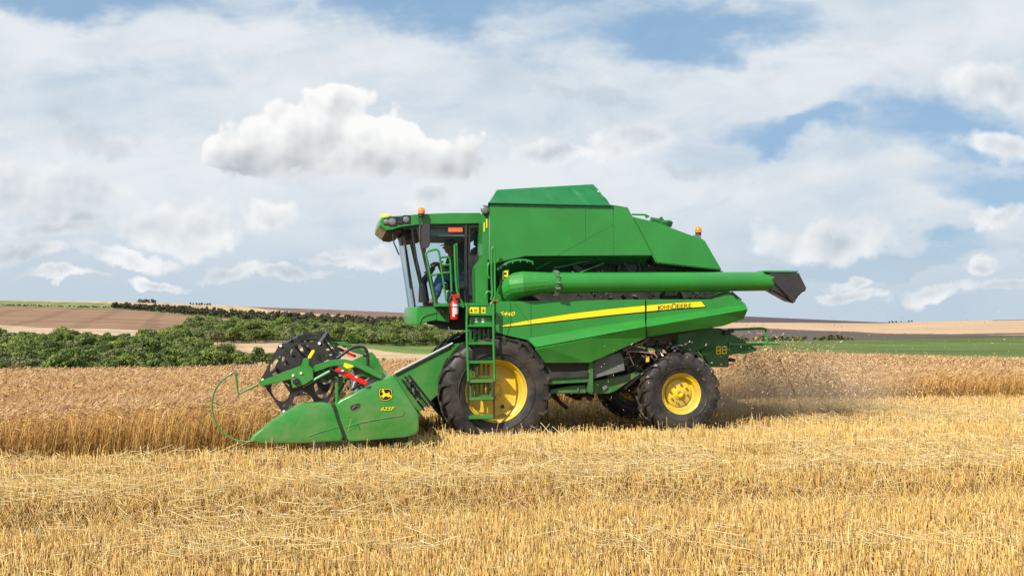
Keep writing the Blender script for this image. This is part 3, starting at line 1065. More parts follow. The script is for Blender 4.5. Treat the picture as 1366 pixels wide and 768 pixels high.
glass_m = bpy.data.materials.new('cab_glass')
glass_m.use_nodes = True
_nt = glass_m.node_tree
_nt.nodes.clear()
_g = G(_nt)
_tr = _g.n('ShaderNodeBsdfTransparent'); _tr.inputs[0].default_value = (0.82, 0.89, 0.90, 1)
_gl = _g.n('ShaderNodeBsdfGlossy'); _gl.inputs['Roughness'].default_value = 0.03
_fr = _g.n('ShaderNodeFresnel'); _fr.inputs['IOR'].default_value = 1.5
_mx = _g.n('ShaderNodeMixShader')
_nt.links.new(_g.m('MULTIPLY', _fr.outputs[0], 0.38), _mx.inputs[0]); _nt.links.new(_tr.outputs[0], _mx.inputs[1]); _nt.links.new(_gl.outputs[0], _mx.inputs[2])
_o = _g.n('ShaderNodeOutputMaterial'); _nt.links.new(_mx.outputs[0], _o.inputs['Surface'])


class MB:
    def __init__(self):
        self.v = []; self.f = []

    def add(self, vs, fs):
        b = len(self.v)
        self.v += [tuple(p) for p in vs]
        self.f += [tuple(i + b for i in f) for f in fs]
        return self

    def box(self, c, s, R=None):
        vs = []
        for x in (-.5, .5):
            for y in (-.5, .5):
                for z in (-.5, .5):
                    p = Vector((x * s[0], y * s[1], z * s[2]))
                    if R is not None: p = R @ p
                    vs.append(p + Vector(c))
        return self.add(vs, [(0, 1, 3, 2), (4, 6, 7, 5), (0, 4, 5, 1), (2, 3, 7, 6), (0, 2, 6, 4), (1, 5, 7, 3)])

    def prism(self, pts, v0, v1, pts1=None):
        """outline in (u,z) at v0 joined to the outline (or pts1) at v1"""
        n = len(pts); p1 = pts1 or pts
        vs = [(u, v0, z) for u, z in pts] + [(u, v1, z) for u, z in p1]
        fs = [tuple(range(n)), tuple(range(2 * n - 1, n - 1, -1))]
        fs += [(i, n + i, n + (i + 1) % n, (i + 1) % n) for i in range(n)]
        return self.add(vs, fs)

    def px(self, pts, v0, v1, vproj=None):
        """outline given as photo points on the plane v0 (or vproj)"""
        vp = v0 if vproj is None else vproj
        return self.prism([L(x, y, vp) for x, y in pts], v0, v1)

    def tube(self, pts, r, seg=8, closed=False, smooth=0):
        pts = [Vector(p) for p in pts]
        for _ in range(smooth):
            q = [pts[0]]
            for a, b in zip(pts, pts[1:]):
                q += [a * .75 + b * .25, a * .25 + b * .75]
            q.append(pts[-1]); pts = q
        n = len(pts)
        rs = r if isinstance(r, (list, tuple)) else [r] * n
        if len(rs) != n:
            rs = list(np.interp(np.linspace(0, 1, n), np.linspace(0, 1, len(rs)), rs))
        vs = []; fs = []
        prev = None
        for i, p in enumerate(pts):
            t = (pts[min(i + 1, n - 1)] - pts[max(i - 1, 0)]).normalized()
            if prev is None:
                a = t.orthogonal().normalized()
            else:
                a = (prev - t * prev.dot(t)).normalized()
            prev = a
            b = t.cross(a)
            for s in range(seg):
                an = 2 * math.pi * s / seg
                vs.append(p + (a * math.cos(an) + b * math.sin(an)) * rs[i])
        for i in range(n - 1):
            for s in range(seg):
                fs.append((i * seg + s, i * seg + (s + 1) % seg, (i + 1) * seg + (s + 1) % seg, (i + 1) * seg + s))
        fs.append(tuple(range(seg - 1, -1, -1))); fs.append(tuple((n - 1) * seg + s for s in range(seg)))
        return self.add(vs, fs)

    def lathe(self, prof, c=(0, 0, 0), seg=48, axis='v', closed=False):
        """profile (v, r) turned about an axis through c"""
        vs = []; fs = []; n = len(prof)
        for s in range(seg):
            an = 2 * math.pi * s / seg
            for (h_, r) in prof:
                if axis == 'v': p = (c[0] + r * math.cos(an), c[1] + h_, c[2] + r * math.sin(an))
                elif axis == 'z': p = (c[0] + r * math.cos(an), c[1] + r * math.sin(an), c[2] + h_)
                else: p = (c[0] + h_, c[1] + r * math.cos(an), c[2] + r * math.sin(an))
                vs.append(p)
        for s in range(seg):
            for i in range(n - 1 if not closed else n):
                j = (i + 1) % n
                fs.append((s * n + i, s * n + j, ((s + 1) % seg) * n + j, ((s + 1) % seg) * n + i))
        return self.add(vs, fs)

    def build(self, name, material, parent=None, bevel=0.0, smooth=35, solid=0.0, subdiv=0):
        me = bpy.data.meshes.new(name)
        me.from_pydata(self.v, [], self.f)
        bm = bmesh.new(); bm.from_mesh(me)
        bmesh.ops.remove_doubles(bm, verts=bm.verts, dist=1e-5)
        if True:
            bmesh.ops.recalc_face_normals(bm, faces=bm.faces)
        if bevel:
            es = [e for e in bm.edges if e.is_manifold and e.calc_face_angle(0) > 0.35]
            bmesh.ops.bevel(bm, geom=es, offset=bevel, segments=2, affect='EDGES', clamp_overlap=True)
        bm.to_mesh(me); bm.free()
        me.materials.append(material)
        me.polygons.foreach_set('use_smooth', [True] * len(me.polygons))
        me.set_sharp_from_angle(angle=math.radians(smooth))
        o = link(bpy.data.objects.new(name, me), parent)
        if subdiv:
            sm = o.modifiers.new('subsurf', 'SUBSURF'); sm.levels = sm.render_levels = subdiv
        if solid:
            sm = o.modifiers.new('solid', 'SOLIDIFY'); sm.thickness = solid; sm.offset = -1
        return o


ROT = math.atan2(FW[1], FW[0])
M = empty('combine_harvester', tuple(ORG), ROT)
tag(M, 'big green combine harvester with yellow wheels working in the wheat field', 'combine harvester')


def letter(txt, px, py, v, h_px, width_px, material, parent, name='lettering', shear=0.0, bold=0.0, ext=0.001, tilt=0.0):
    """raised or printed writing on the plane v, starting at photo point (px, py) on its baseline"""
    cu = bpy.data.curves.new(name, 'FONT')
    cu.body = txt
    cu.size = 1.0
    cu.shear = shear
    cu.offset = bold
    cu.extrude = 0.0
    o = bpy.data.objects.new(name, cu)
    link(o)
    bpy.context.view_layer.update()
    dg = bpy.context.evaluated_depsgraph_get()
    me = bpy.data.meshes.new_from_object(o.evaluated_get(dg))
    bpy.data.objects.remove(o)
    co = np.array([v_.co[:] for v_ in me.vertices])
    w = co[:, 0].max() - co[:, 0].min()
    hh = co[:, 1].max() - min(0, co[:, 1].min())
    u0, z0 = L(px, py, v); u1, _ = L(px + width_px, py, v); _, z1 = L(px, py - h_px, v)
    sx = abs(u1 - u0) / w; sz = (z1 - z0) / max(hh, 1e-6)
    x0 = co[:, 0].min()
    for v_ in me.vertices:
        x, y, z = v_.co
        v_.co = (u0 - (x - x0) * sx, v + ext, z0 + y * sz + (x - x0) * sx * tilt)
    me.materials.clear(); me.materials.append(material)
    me.update()
    o = bpy.data.objects.new(name, me)
    return link(o, parent)


# ---- wheels
def tyre_mb(R, Wd, Rr, nl, lugh, lug_w):
    mb = MB()
    h_ = Wd / 2
    prof = [(-h_ * .70, Rr * 0.985), (-h_ * .82, Rr * 1.03), (-h_ * .96, Rr + (R - Rr) * .30), (-h_ * 1.0, Rr + (R - Rr) * .52), (-h_ * .97, Rr + (R - Rr) * .72),
            (-h_ * .86, R - lugh * 1.25), (-h_ * .45, R - lugh * 1.02), (0, R - lugh * 0.95),
            (h_ * .45, R - lugh * 1.02), (h_ * .86, R - lugh * 1.25), (h_ * .97, Rr + (R - Rr) * .72), (h_ * 1.0, Rr + (R - Rr) * .52),
            (h_ * .96, Rr + (R - Rr) * .30), (h_ * .82, Rr * 1.03), (h_ * .70, Rr * 0.985)]
    mb.lathe(prof, seg=72, closed=True)
    # moulded ring on the sidewall
    for s in (-1, 1):
        vv = s * h_
        mb.lathe([(vv * .955, Rr + (R - Rr) * .27), (vv * .995, Rr + (R - Rr) * .29), (vv * .985, Rr + (R - Rr) * .33)], seg=72)
    # lugs
    for side in (-1, 1):
        for k in range(nl):
            th0 = 2 * math.pi * (k + (0.5 if side > 0 else 0)) / nl
            secs = [(-0.04, R, 0.0, lugh * 1.3), (0.30, R, 0.10, lugh * 1.3), (0.62, R - lugh * .08, 0.20, lugh * 1.35), (0.90, R - lugh * .32, 0.27, lugh * 1.3),
                    (1.03, R - lugh * 1.25, 0.30, lugh * 0.9), (1.025, Rr + (R - Rr) * .66, 0.315, lugh * .55)]
            vs = []; fs = []
            for i, (fv, rt, dth, dep) in enumerate(secs):
                wv = lug_w * (1.0 if i < 4 else 0.8)
                # depth is taken off radially on the crown and sideways on the shoulder
                for (dt, base) in ((-.5, 1), (-.36, 0), (.36, 0), (.5, 1)):
                    ang = th0 + dth + dt * wv / R
                    if i < 4:
                        rr = rt - base * dep; vv = fv * h_ * side
                    else:
                        rr = rt - base * 0.005; vv = (fv - base * 0.09) * h_ * side
                    vs.append((rr * math.cos(ang), vv, rr * math.sin(ang)))
            n = len(secs)
            for i in range(n - 1):
                for j in range(3):
                    fs.append((i * 4 + j, i * 4 + j + 1, (i + 1) * 4 + j + 1, (i + 1) * 4 + j))
            fs.append((0, 1, 2, 3)); fs.append(tuple((n - 1) * 4 + j for j in (3, 2, 1, 0)))
            mb.add(vs, fs)
    return mb


def front_rim(Rr, Wd):
    mb = MB(); h_ = Wd / 2
    # deep dish open to the outside (+v)
    prof = [(h_ * .74, Rr * 1.045), (h_ * .79, Rr * 1.05), (h_ * .80, Rr * 1.02), (h_ * .75, Rr * .985), (h_ * .62, Rr * .955), (h_ * .50, Rr * .95), (h_ * .44, Rr * .90),
            (h_ * .10, Rr * .86), (-h_ * .05, Rr * .82), (-h_ * .10, Rr * .72), (-h_ * .02, Rr * .46), (-h_ * .02, Rr * .36), (h_ * .03, Rr * .33), (h_ * .03, 0.001)]
    mb.lathe(prof, seg=72)
    mb.lathe([(-h_ * .10, Rr * .80), (-h_ * .6, Rr * .90), (-h_ * .78, Rr * 1.02)], seg=72)
    return mb


def rear_rim(Rr, Wd):
    mb = MB(); h_ = Wd / 2
    prof = [(h_ * .74, Rr * 1.05), (h_ * .79, Rr * 1.06), (h_ * .80, Rr * 1.02), (h_ * .74, Rr * .97), (h_ * .60, Rr * .93), (h_ * .56, Rr * .84), (h_ * .15, Rr * .80),
            (h_ * .08, Rr * .70), (h_ * .20, Rr * .66), (h_ * .24, Rr * .58), (h_ * .24, Rr * .30), (h_ * .34, Rr * .28), (h_ * .36, Rr * .20), (h_ * .50, Rr * .18), (h_ * .50, Rr * .10), (h_ * .42, Rr * .08), (h_ * .42, 0.001)]
    mb.lathe(prof, seg=72)
    mb.lathe([(h_ * .08, Rr * .78), (-h_ * .6, Rr * .90), (-h_ * .78, Rr * 1.02)], seg=72)
    return mb


def wheel(name, c, R, Wd, Rr, nl, kind, side=1, copy_of=None):
    w = empty(name, c, 0, M)
    if side < 0:
        w.rotation_euler = (0, 0, math.pi)
    if copy_of:
        for ch in copy_of.children:
            d = ch.copy(); COL.objects.link(d); d.parent = w
        return w
    tyre_mb(R, Wd, Rr, nl, 0.045 if kind == 'f' else 0.04, 0.085 if kind == 'f' else 0.075).build('tyre', RUB, w, smooth=30)
    (front_rim if kind == 'f' else rear_rim)(Rr, Wd).build('rim', YEL, w, smooth=40)
    b = MB()
    h_ = Wd / 2
    if kind == 'f':
        for k in range(10):
            a = 2 * math.pi * k / 10
            b.lathe([(h_ * .03, .017), (h_ * .03 + .03, .017), (h_ * .03 + .035, 0.001)], (math.cos(a) * Rr * .26, 0, math.sin(a) * Rr * .26), 6)
        b.lathe([(h_ * .03, Rr * .15), (h_ * .18, Rr * .14), (h_ * .2, .001)], seg=24)
    else:
        for k in range(8):
            a = 2 * math.pi * k / 8 + .2
            b.lathe([(h_ * .24, .019), (h_ * .24 + .035, .019), (h_ * .24 + .04, 0.001)], (math.cos(a) * Rr * .46, 0, math.sin(a) * Rr * .46), 6)
    b.build('wheel_bolts', STEEL if kind == 'r' else YEL, w)
    # dark opening and valve in the dish
    v_ = MB()
    if kind == 'f':
        a = math.radians(-62); v_.lathe([(h_ * -.03, .03), (h_ * .0, .03), (h_ * .0, .001)], (math.cos(a) * Rr * -.62, 0, math.sin(a) * Rr * .62), 16)
        v_.build('valve_hole', BLK, w)
    return w


uF, zF = L(663, 522, 1.6)
wf = wheel('front_wheel', (uF, 1.30, zF), 0.905, 0.60, 0.49, 20, 'f')
wheel('front_wheel', (uF, -1.30, zF), 0.905, 0.60, 0.49, 20, 'f', -1, wf)
uR, zR = L(911, 525.5, 1.52)
print('front', uF, zF, 'rear', uR, zR)
RRAD = 0.695
wr = wheel('rear_wheel', (uR, 1.27, zR), RRAD, 0.46, 0.335, 18, 'r')
wr2 = wheel('rear_wheel', (uR, -1.27, zR), RRAD, 0.46, 0.335, 18, 'r', -1, wr)

# ---- grain tank
TV = 1.45
tank = [(653, 272), (816, 273.6), (838, 277), (870, 341), (701, 342), (661, 351), (652.6, 351)]
tp = [L(x, y, TV) for x, y in tank]
SK = 0.50          # the tank's front runs back towards the far side
mb = MB().prism(tp, TV, -TV, [(u - (SK if u > tp[0][0] - .3 else 0), z) for u, z in tp])
tk = mb.build('grain_tank', GREEN, M, bevel=0.012)
# sloping hopper bottom below the tank wall
hop_top = [L(660, 344, TV - .02), L(868, 341.5, TV - .02)]
mb = MB()
a0, a1 = hop_top
mb.add([(a0[0], TV - .03, a0[1]), (a1[0], TV - .03, a1[1]), (a1[0] + .1, 0.95, a1[1] - .24), (a0[0] - .2, 0.80, a0[1] - .55),
        (a0[0], -TV + .03, a0[1]), (a1[0], -TV + .03, a1[1]), (a1[0] + .1, -0.95, a1[1] - .24), (a0[0] - .2, -0.80, a0[1] - .55)],
       [(0, 1, 2, 3), (4, 7, 6, 5), (0, 4, 5, 1), (3, 2, 6, 7), (0, 3, 7, 4), (1, 5, 6, 2)])
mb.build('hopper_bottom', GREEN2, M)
# pressed seams of the tank wall
mb = MB()
for a, b in [((781, 279), (781, 322)), ((818, 274), (818, 299.5)), ((818, 299.5), (743, 341)), ((818, 299.5), (818, 340.5)), ((816, 273.6), (837.5, 277.2))]:
    p, q = Vector(L3(*a, TV + .0015)), Vector(L3(*b, TV + .0015))
    d = (q - p).normalized(); s = Vector((-d.z, 0, d.x)) * 0.0045
    mb.add([p - s, q - s, q + s, p + s, p - s - Vector((0, .003, 0)), q - s - Vector((0, .003, 0)), q + s - Vector((0, .003, 0)), p + s - Vector((0, .003, 0))],
           [(0, 1, 2, 3), (4, 7, 6, 5), (0, 4, 5, 1), (1, 5, 6, 2), (2, 6, 7, 3), (3, 7, 4, 0)])
mb.build('panel_seam', GREEN2, tk)
# front wall of the tank, standing back behind the cab, with its two yellow stickers
mb = MB().px([(643.5, 284), (652.4, 279), (652.4, 350), (643.5, 350)], 1.30, 0.75)
fwall = mb.build('tank_front_wall', GREEN, M, bevel=0.01)
MB().px([(645.2, 297), (646.8, 297), (646.8, 309), (645.2, 309)], 1.312, 1.30).px([(648.6, 292), (650.2, 292), (650.2, 304), (648.6, 304)], 1.312, 1.30).build('yellow_sticker', YDEC, fwall)

# ---- tarpaulin cover over the tank: a wrinkled cloth stretched on bows
def tarp():
    u0, z0 = L(651, 271.5, TV + .03); u1, z1 = L(816.5, 271.5, TV + .03)
    tu0, tz0 = L(663, 253.7, 1.05); tu1, tz1 = L(800.5, 244.4, 1.05)
    nu, nv = 90, 80
    V = []; F = []
    for i in range(nu + 1):
        s = i / nu
        for j in range(nv + 1):
            t = j / nv * 2 - 1
            at = abs(t)
            # side flank from the eaves (|t|=1) to the ridge frame (|t|=.72), then the nearly flat top
            fl = min(1, (1 - at) / 0.28)
            end = min(1.0, min(s / 0.075, (1 - s) / 0.095))
            k = min(fl, end)
            ua_ = u0 - SK * (1 - t) / 2
            uu = ua_ + (u1 - ua_) * s
            vv = (TV + .03) * (1 if t > 0 else -1) * (at if at < .72 else at)
            vt = t * (1.05 / 0.72) if at < .72 else (1.05 + (TV + .03 - 1.05) * (at - .72) / .28) * (1 if t > 0 else -1)
            ztop = tz0 + (tz1 - tz0) * s 
            z = z0 + (ztop - z0) * k
            s_l = 1 - s if u0 < u1 else s
            w = float(vnoise([uu * 3.1 + 7], [vt * 2.0 + z * 9.0])[0] - .5) * 0.085 + float(vnoise([uu * 9 + 3 - z * 5], [vt * 5 + z * 8])[0] - .5) * 0.07
            w += 0.030 * math.sin((uu * 1.0 - z * 1.6) * 30) * float(max(0, s_l - .5)) * 1.5
            w *= 2.3 * min(1, 2.5 * (1 - at) + .12) * min(1, abs(at - .72) * 6 + .12)
            if at > .72:
                V.append((uu, vt + w * (1 if t > 0 else -1), z))
            else:
                V.append((uu, vt, z + w * .1))
    for i in range(nu):
        for j in range(nv):
            a = i * (nv + 1) + j
            F.append((a, a + 1, a + nv + 2, a + nv + 1))
    m_ = MB().add(V, F)
    o = m_.build('tank_cover', TARP, M, smooth=28, solid=0.006)
    # rope hem
    e = MB()
    e.tube([(u0, TV + .035, z0 + .01), (u1, TV + .035, z0 + .01)], 0.012, 6)
    e.tube([(u0 - SK, -TV - .035, z0 + .01), (u1, -TV - .035, z0 + .01)], 0.012, 6)
    e.tube([(u1, TV + .035, z0 + .01), (u1, -TV - .035, z0 + .01)], 0.012, 6)
    e.build('cover_hem', TARP, o)


tarp()

# ---- engine hood behind the tank
hood = [(843, 288.5), (881, 297.5), (899, 305), (926, 315), (940, 319.5), (964, 361), (876, 351)]
hp0 = [L(x, y, 1.38) for x, y in hood]
mb = MB().prism(hp0, 1.38, -1.38)
hd = mb.build('engine_hood', GREEN, M, bevel=0.02)
mb = MB().px([(846, 300), (871, 344), (876, 351), (964, 361.5), (972, 376), (975, 403), (664, 405), (668, 352), (700, 348)], 1.12, -1.12)
mb.build('engine_bay', DARK, M)
# grab levers and a dark cyclone intake on top of the hood
mb = MB()
mb.tube([L3(843, 286, .9), L3(861, 286.5, .9), L3(866, 289, .9)], 0.018, 6)
mb.tube([L3(861, 286.5, .9), L3(863, 291, .9)], 0.02, 6)
mb.build('roof_lever', GREEN, M)
mb = MB()
mb.lathe([(-.05, .001), (-.05, .1), (0.03, .13), (.06, .1), (.07, .001)], L3(888, 299, 0.6), 20, axis='z')
mb.tube([L3(868, 293, .6), L3(878, 295, .6), L3(888, 300, .6)], 0.05, 8)
mb.tube([L3(881, 290, .6), L3(887, 299, .6)], 0.03, 8)
mb.tube([L3(893, 296, .6), L3(886, 300, .6)], 0.04, 8)
mb.build('air_intake', GREEN2, M)


def beacon(px, py, v, s=1.0):
    u, z = L(px, py, v)
    b = MB().lathe([(-.075, .001), (-.075, .05), (-.02, .052), (-.02, .001)], (u, v, z), 20, axis='z').build('beacon', BLK, M, smooth=30)
    MB().lathe([(-.02, .001), (-.02, .057), (.03, .060), (.065, .048), (.082, .02), (.084, .001)], (u, v, z), 24, axis='z').build('beacon_lens', ORG_M, b, smooth=60)
    return b


beacon(931.5, 308.5, 0.9)
MB().box(L3(930, 316, .9), (.10, .12, .06)).tube([L3(927, 314, .9), L3(926, 317.5, .9)], .02, 6).build('beacon_bracket', STEEL, M)

# ---- engine bay clutter seen in the slot above and below the auger
def clutter(kinds, boxpx, v0, v1, n, material, seed, rmin=.008, rmax=.02, lmax=.5, bs=1.0):
    """machine odds and ends, each a part of its own: bent tubes and little brackets"""
    r = random.Random(seed)
    x0, y0, x1, y1 = boxpx
    for i in range(n):
        mb = MB()
        a = (r.uniform(x0, x1), r.uniform(y0, y1)); v = r.uniform(v0, v1)
        u, z = L(*a, v)
        t = r.random() < 0.6
        if t:
            pts = [(u, v, z)]
            dx_ = r.uniform(-1, 1); dz_ = r.uniform(-.35, .35)
            for k in range(3):
                u += dx_ * lmax / 3 * r.uniform(.3, 1); z += dz_ * lmax / 3 + r.uniform(-.04, .04); v2 = v + r.uniform(-.05, .05)
                pts.append((u, v2, z))
            mb.tube(pts, r.uniform(rmin, rmax), 6, smooth=1)
        else:
            s = (r.uniform(.03, .16) * bs, r.uniform(.03, .1) * bs, r.uniform(.02, .10) * bs)
            mb.box((u, v, z), s, Matrix.Rotation(r.uniform(-.6, .6), 3, 'Y'))
        mb.build(kinds[0] if t else kinds[1], material, M)


clutter(('engine_pipe', 'bracket'), (745, 346, 950, 360), 1.13, 1.25, 26, BLK, 3)
clutter(('engine_pipe', 'bracket'), (760, 347, 945, 399), 1.12, 1.22, 24, GREY, 4, .006, .012, .25, .5)
clutter(('metal_pipe', 'fitting'), (745, 348, 940, 398), 1.15, 1.24, 18, STEEL, 5, .003, .006, .10, .25)
mb = MB()
u, z = L(838, 358, 1.15); mb.lathe([(0, .001), (0, .20), (.05, .22), (.09, .20), (.09, .17), (.05, .15), (.05, .001)], (u, 1.12, z), 32)
mb.build('belt_pulley', BLK, M)
mb = MB()
u, z = L(893, 392, 1.15); mb.lathe([(0, .001), (0, .17), (.05, .19), (.09, .17), (.09, .14), (.05, .12), (.05, .001)], (u, 1.12, z), 32)
mb.build('belt_pulley', BLK, M)
mb = MB()
for a, b in [((738, 358), (800, 345)), ((772, 364), (806, 351)), ((715, 359), (742, 345))]:
    mb.tube([L3(*a, 1.22), L3(*b, 1.30)], .022, 6)
mb.build('tank_strut', GREEN2, M)

# ---- unloading auger with its elbow and black spout
AV = 1.62
u0, z0 = L(727, 377.2, AV); u1, z1 = L(1027, 375.2, AV - .12)
ra, rb = 0.168, 0.160
mb = MB().tube([(u0, AV, z0), (u1, AV - .12, z1)], [ra, rb], 40)
aug = mb.build('unloading_auger', GREEN, M, smooth=60)
u, z = L(741, 377.2, AV)
mb = MB().tube([(u + .025, AV, z), (u - .01, AV, z)], .19, 40).tube([(u - .012, AV, z), (u - .03, AV, z)], .182, 40)
fl = mb.build('auger_flange', GREEN, aug, smooth=30)
mb = MB()
for k in range(12):
    a = 2 * math.pi * k / 12
    MB().box((u, AV + math.cos(a) * .187, z + math.sin(a) * .187), (.075, .03, .03), Matrix.Rotation(-a, 3, 'X')).build('bolt', STEEL, fl)
# elbow: a cone of flat segments that widens and turns into the machine
ue, ze = L(697, 378, AV - .04)
pts = [(u0 - .02, AV, z0), (u0 + .04, AV, z0), (ue - .02, AV - .03, ze - .01), (ue + .06, AV - .09, ze - .03), (ue + .12, AV - .20, ze - .07), (ue + .15, AV - .36, ze - .16), (ue + .16, AV - .5, ze - .3)]
mb = MB().tube(pts, [ra * 1.01, ra * 1.02, .205, .215, .22, .22, .22], 18)
mb.build('auger_elbow', mat('satin_green_paint', (0.026, 0.235, 0.03), 0.5, noise_amt=.2, dirt=.8), M, smooth=14)
# boots of the spout
top = [(1022, 361.5), (1064, 362), (1076.5, 387), (1070, 389.5), (1062, 397), (1058.8, 406), (1026.5, 388)]
pt = [L(x, y, AV - .03) for x, y in top]
far = [L(x, y, AV - .03) for x, y in [(1022, 363), (1062, 363.5), (1073, 386), (1067, 389), (1060, 396), (1056, 402), (1027, 386)]]
mb = MB()
# body as a hollow hood: two cheeks, a top sheet and a bulging belly
mb.prism([(a[0], a[1]) for a in pt], AV + .02, AV - .30, far)
sp = mb.build('auger_spout', mat('grey_rubber', (.040, .038, .038), .32, noise_amt=.3, noise_scale=5, bump=.1), M, bevel=0.03)
cr = MB().tube([L3(1030, 372, AV + .02), L3(1046, 388, AV + .055), L3(1058, 404, AV + .03)], [.03, .035, .012], 8).build('spout_fold', sp.data.materials[0], sp, smooth=80)
MB().px([(1021, 360.8), (1064.5, 361.2), (1064.5, 363.2), (1021, 362.8)], AV + .03, AV - .31).build('spout_top_plate', GREEN, sp)
# arched rim over the elbow, bolted
mb = MB()
arc = [(664, 360), (668, 355.5), (675, 351.4), (684, 348.3), (694, 346.8), (703, 347.2), (711, 350)]
mb.tube([L3(x, y, 1.44) for x, y in arc], .022, 6, smooth=1)
mb.build('elbow_rim', GREEN, M)
mb = MB()
for x, y in arc[1:]:
    mb.box(L3(x, y + 2, 1.46), (.02, .02, .02))
mb.build('rim_bolts', STEEL, M)
# dark recess wall behind the elbow with its warning sticker and a strut
mb = MB().px([(656, 350), (668, 352), (700, 342.5), (760, 345), (720, 398), (656, 402)], 0.98, 0.3)
mb.build('elbow_recess', GREEN2, M)
MB().px([(671, 361.5), (678, 361), (677.2, 373.5), (670.2, 372.8)], 1.452, 1.44).build('warning_sticker', YDEC, M)
MB().px([(672.6, 363.5), (676, 363.2), (675.6, 366.5), (672.3, 366.3)], 1.4535, 1.4525).px([(672.2, 369), (675.4, 369.1), (675.2, 371.8), (672, 371.5)], 1.4535, 1.4525).build('sticker_print', BLACKD, M)
mb = MB().px([(669.8, 360), (679.2, 359.5), (678.4, 376), (669, 375.2)], 1.439, 1.42)
mb.tube([L3(674, 374, 1.43), L3(673, 400, 1.35)], .012, 6)
mb.build('sticker_plate', GREEN2, M)
MB().px([(675.5, 388), (692, 373.5), (694, 374.5), (677, 391)], 1.50, 1.47).build('elbow_strut', GREEN, M)

# ---- side panels
VU, VC, VL = 1.58, 1.71, 1.60


def panel(name, top, c1, c2, bot, parent=M):
    """three facets: upright top, band leaning outwards, lower sheet tucked under"""
    mb = MB()
    T = [L3(x, y, VU) for x, y in top]; A = [L3(x, y, VU) for x, y in c1]
    mb.add(T + A[::-1], [tuple(range(len(T) + len(A)))])

    def strip(ca, va, cb, vb):
        xs = sorted(set([p[0] for p in ca] + [p[0] for p in cb]))
        lo = max(ca[0][0], cb[0][0]); hi = min(ca[-1][0], cb[-1][0])
        xs = [x for x in xs if lo <= x <= hi]
        f = lambda c, x: float(np.interp(x, [p[0] for p in c], [p[1] for p in c]))
        P0 = [L3(x, f(ca, x), va) for x in xs]; P1 = [L3(x, f(cb, x), vb) for x in xs]
        if ca[-1][0] != cb[-1][0]:
            P0.append(L3(*ca[-1], va)); P1.append(L3(*cb[-1], vb))
        n_ = len(P0)
        mb.add(P0 + P1, [(i, i + 1, n_ + i + 1, n_ + i) for i in range(n_ - 1)])
    strip(c1, VU, c2, VC)
    strip(c2, VC, bot, VL)
    o = mb.build(name, GREEN, parent, smooth=8, solid=0.03)
    me = o.data
    if sum(p.normal.y * p.area for p in me.polygons) < 0:
        me.flip_normals()
    me.polygons.foreach_set('use_smooth', [False] * len(me.polygons))
    return o


pf = panel('side_panel',
           [(661.5, 402), (860.5, 399.3)],
           [(661.5, 443), (676, 447), (703, 453), (860.5, 425.4)],
           [(703.2, 453.6), (714.5, 464.5), (860.5, 436)],
           [(714.6, 465.2), (727, 482.5), (786, 482.5), (860.5, 449.9)])
# fix winding of the irregular facets by rebuilding them as clean polygons
pr = panel('side_panel',
           [(862.6, 399.3), (978, 399), (988.5, 400.5)],
           [(862.6, 425.2), (994.6, 405.8)],
           [(862.6, 435.8), (997.5, 412.6)],
           [(862.6, 449.5), (904, 442.8), (963, 435), (992, 425.5)])
# vertical pressed ribs inside the front end of the panel
mb = MB()
for a, b in [((681, 403), (681, 436)), ((708, 403), (708, 449)), ((685, 403), (706, 430)), ((681, 433), (676, 446))]:
    p, q = L3(*a, VU + .003), L3(*b, VU + .003)
    mb.tube([p, q], .006, 4)
mb.build('panel_rib', GREEN2, pf)
mb = MB().px([(659, 402), (978, 399), (978, 401), (659, 404)], VU - .03, 1.2)
mb.build('panel_top_rail', GREEN2, M)
# rear end body, tapering in plan
e0 = [L(x, y, VU - .03) for x, y in [(950, 399), (976, 388.5), (989, 400), (996, 410), (992, 424), (960, 434), (904, 441)]]
MB().prism(e0, VU - .033, -VU + .03).build('rear_body', GREEN, M, bevel=.02)
MB().tube([L3(977, 390, VU - .01), L3(984, 398, VU + .0)], .014, 6).tube([L3(976, 389, 1.5), L3(989, 400, 1.5)], .012, 6).build('rear_edge_trim', BLK, M)
# yellow stripe in two lengths, edged in black beneath
def stripe(par, up, lo, edge):
    n = len(up)
    MB().px(up + lo[::-1], VU + .0035, VU + .0005).build('stripe', YDEC, par)
    MB().px(edge, VU + .0025, VU + .0003).build('stripe_edge', BLACKD, par)


stripe(pf, [(669, 434.5), (690, 430), (711, 426), (760, 418.5), (810, 412.3), (860.3, 407.4)], [(669, 435.6), (690, 434), (711, 431.6), (760, 426), (810, 420.4), (860.3, 415.4)],
       [(667.5, 434.8), (690, 429.6), (711, 425.6), (760, 418.1), (810, 411.9), (860.3, 407), (860.3, 417), (810, 422), (760, 427.6), (711, 433), (690, 435.2), (668, 436.6)])
stripe(pr, [(862.8, 407.2), (900, 404), (935.7, 402)], [(862.8, 415.2), (900, 411.7), (941, 408.7)],
       [(862.8, 406.8), (900, 403.6), (936.5, 401.5), (942.6, 410), (900, 413.2), (862.8, 416.8)])
# the maker's name in small capitals, black on the yellow stripe
letter('J', 875.6, 413.8, VU + .005, 8.0, 4.2, BLACKD, pr, bold=.006, tilt=.04)
letter('OHN', 880.3, 412.6, VU + .005, 5.6, 15.5, BLACKD, pr, bold=.006, tilt=.05)
letter('D', 896.9, 412.4, VU + .005, 7.6, 5.6, BLACKD, pr, bold=.006, tilt=.04)
letter('EERE', 903.1, 411.2, VU + .005, 5.6, 19.3, BLACKD, pr, bold=.006, tilt=.05)
letter('S440', 666.6, 421.1, VU + .004, 5.6, 20.5, YDEC, pf, shear=.3, bold=.015)
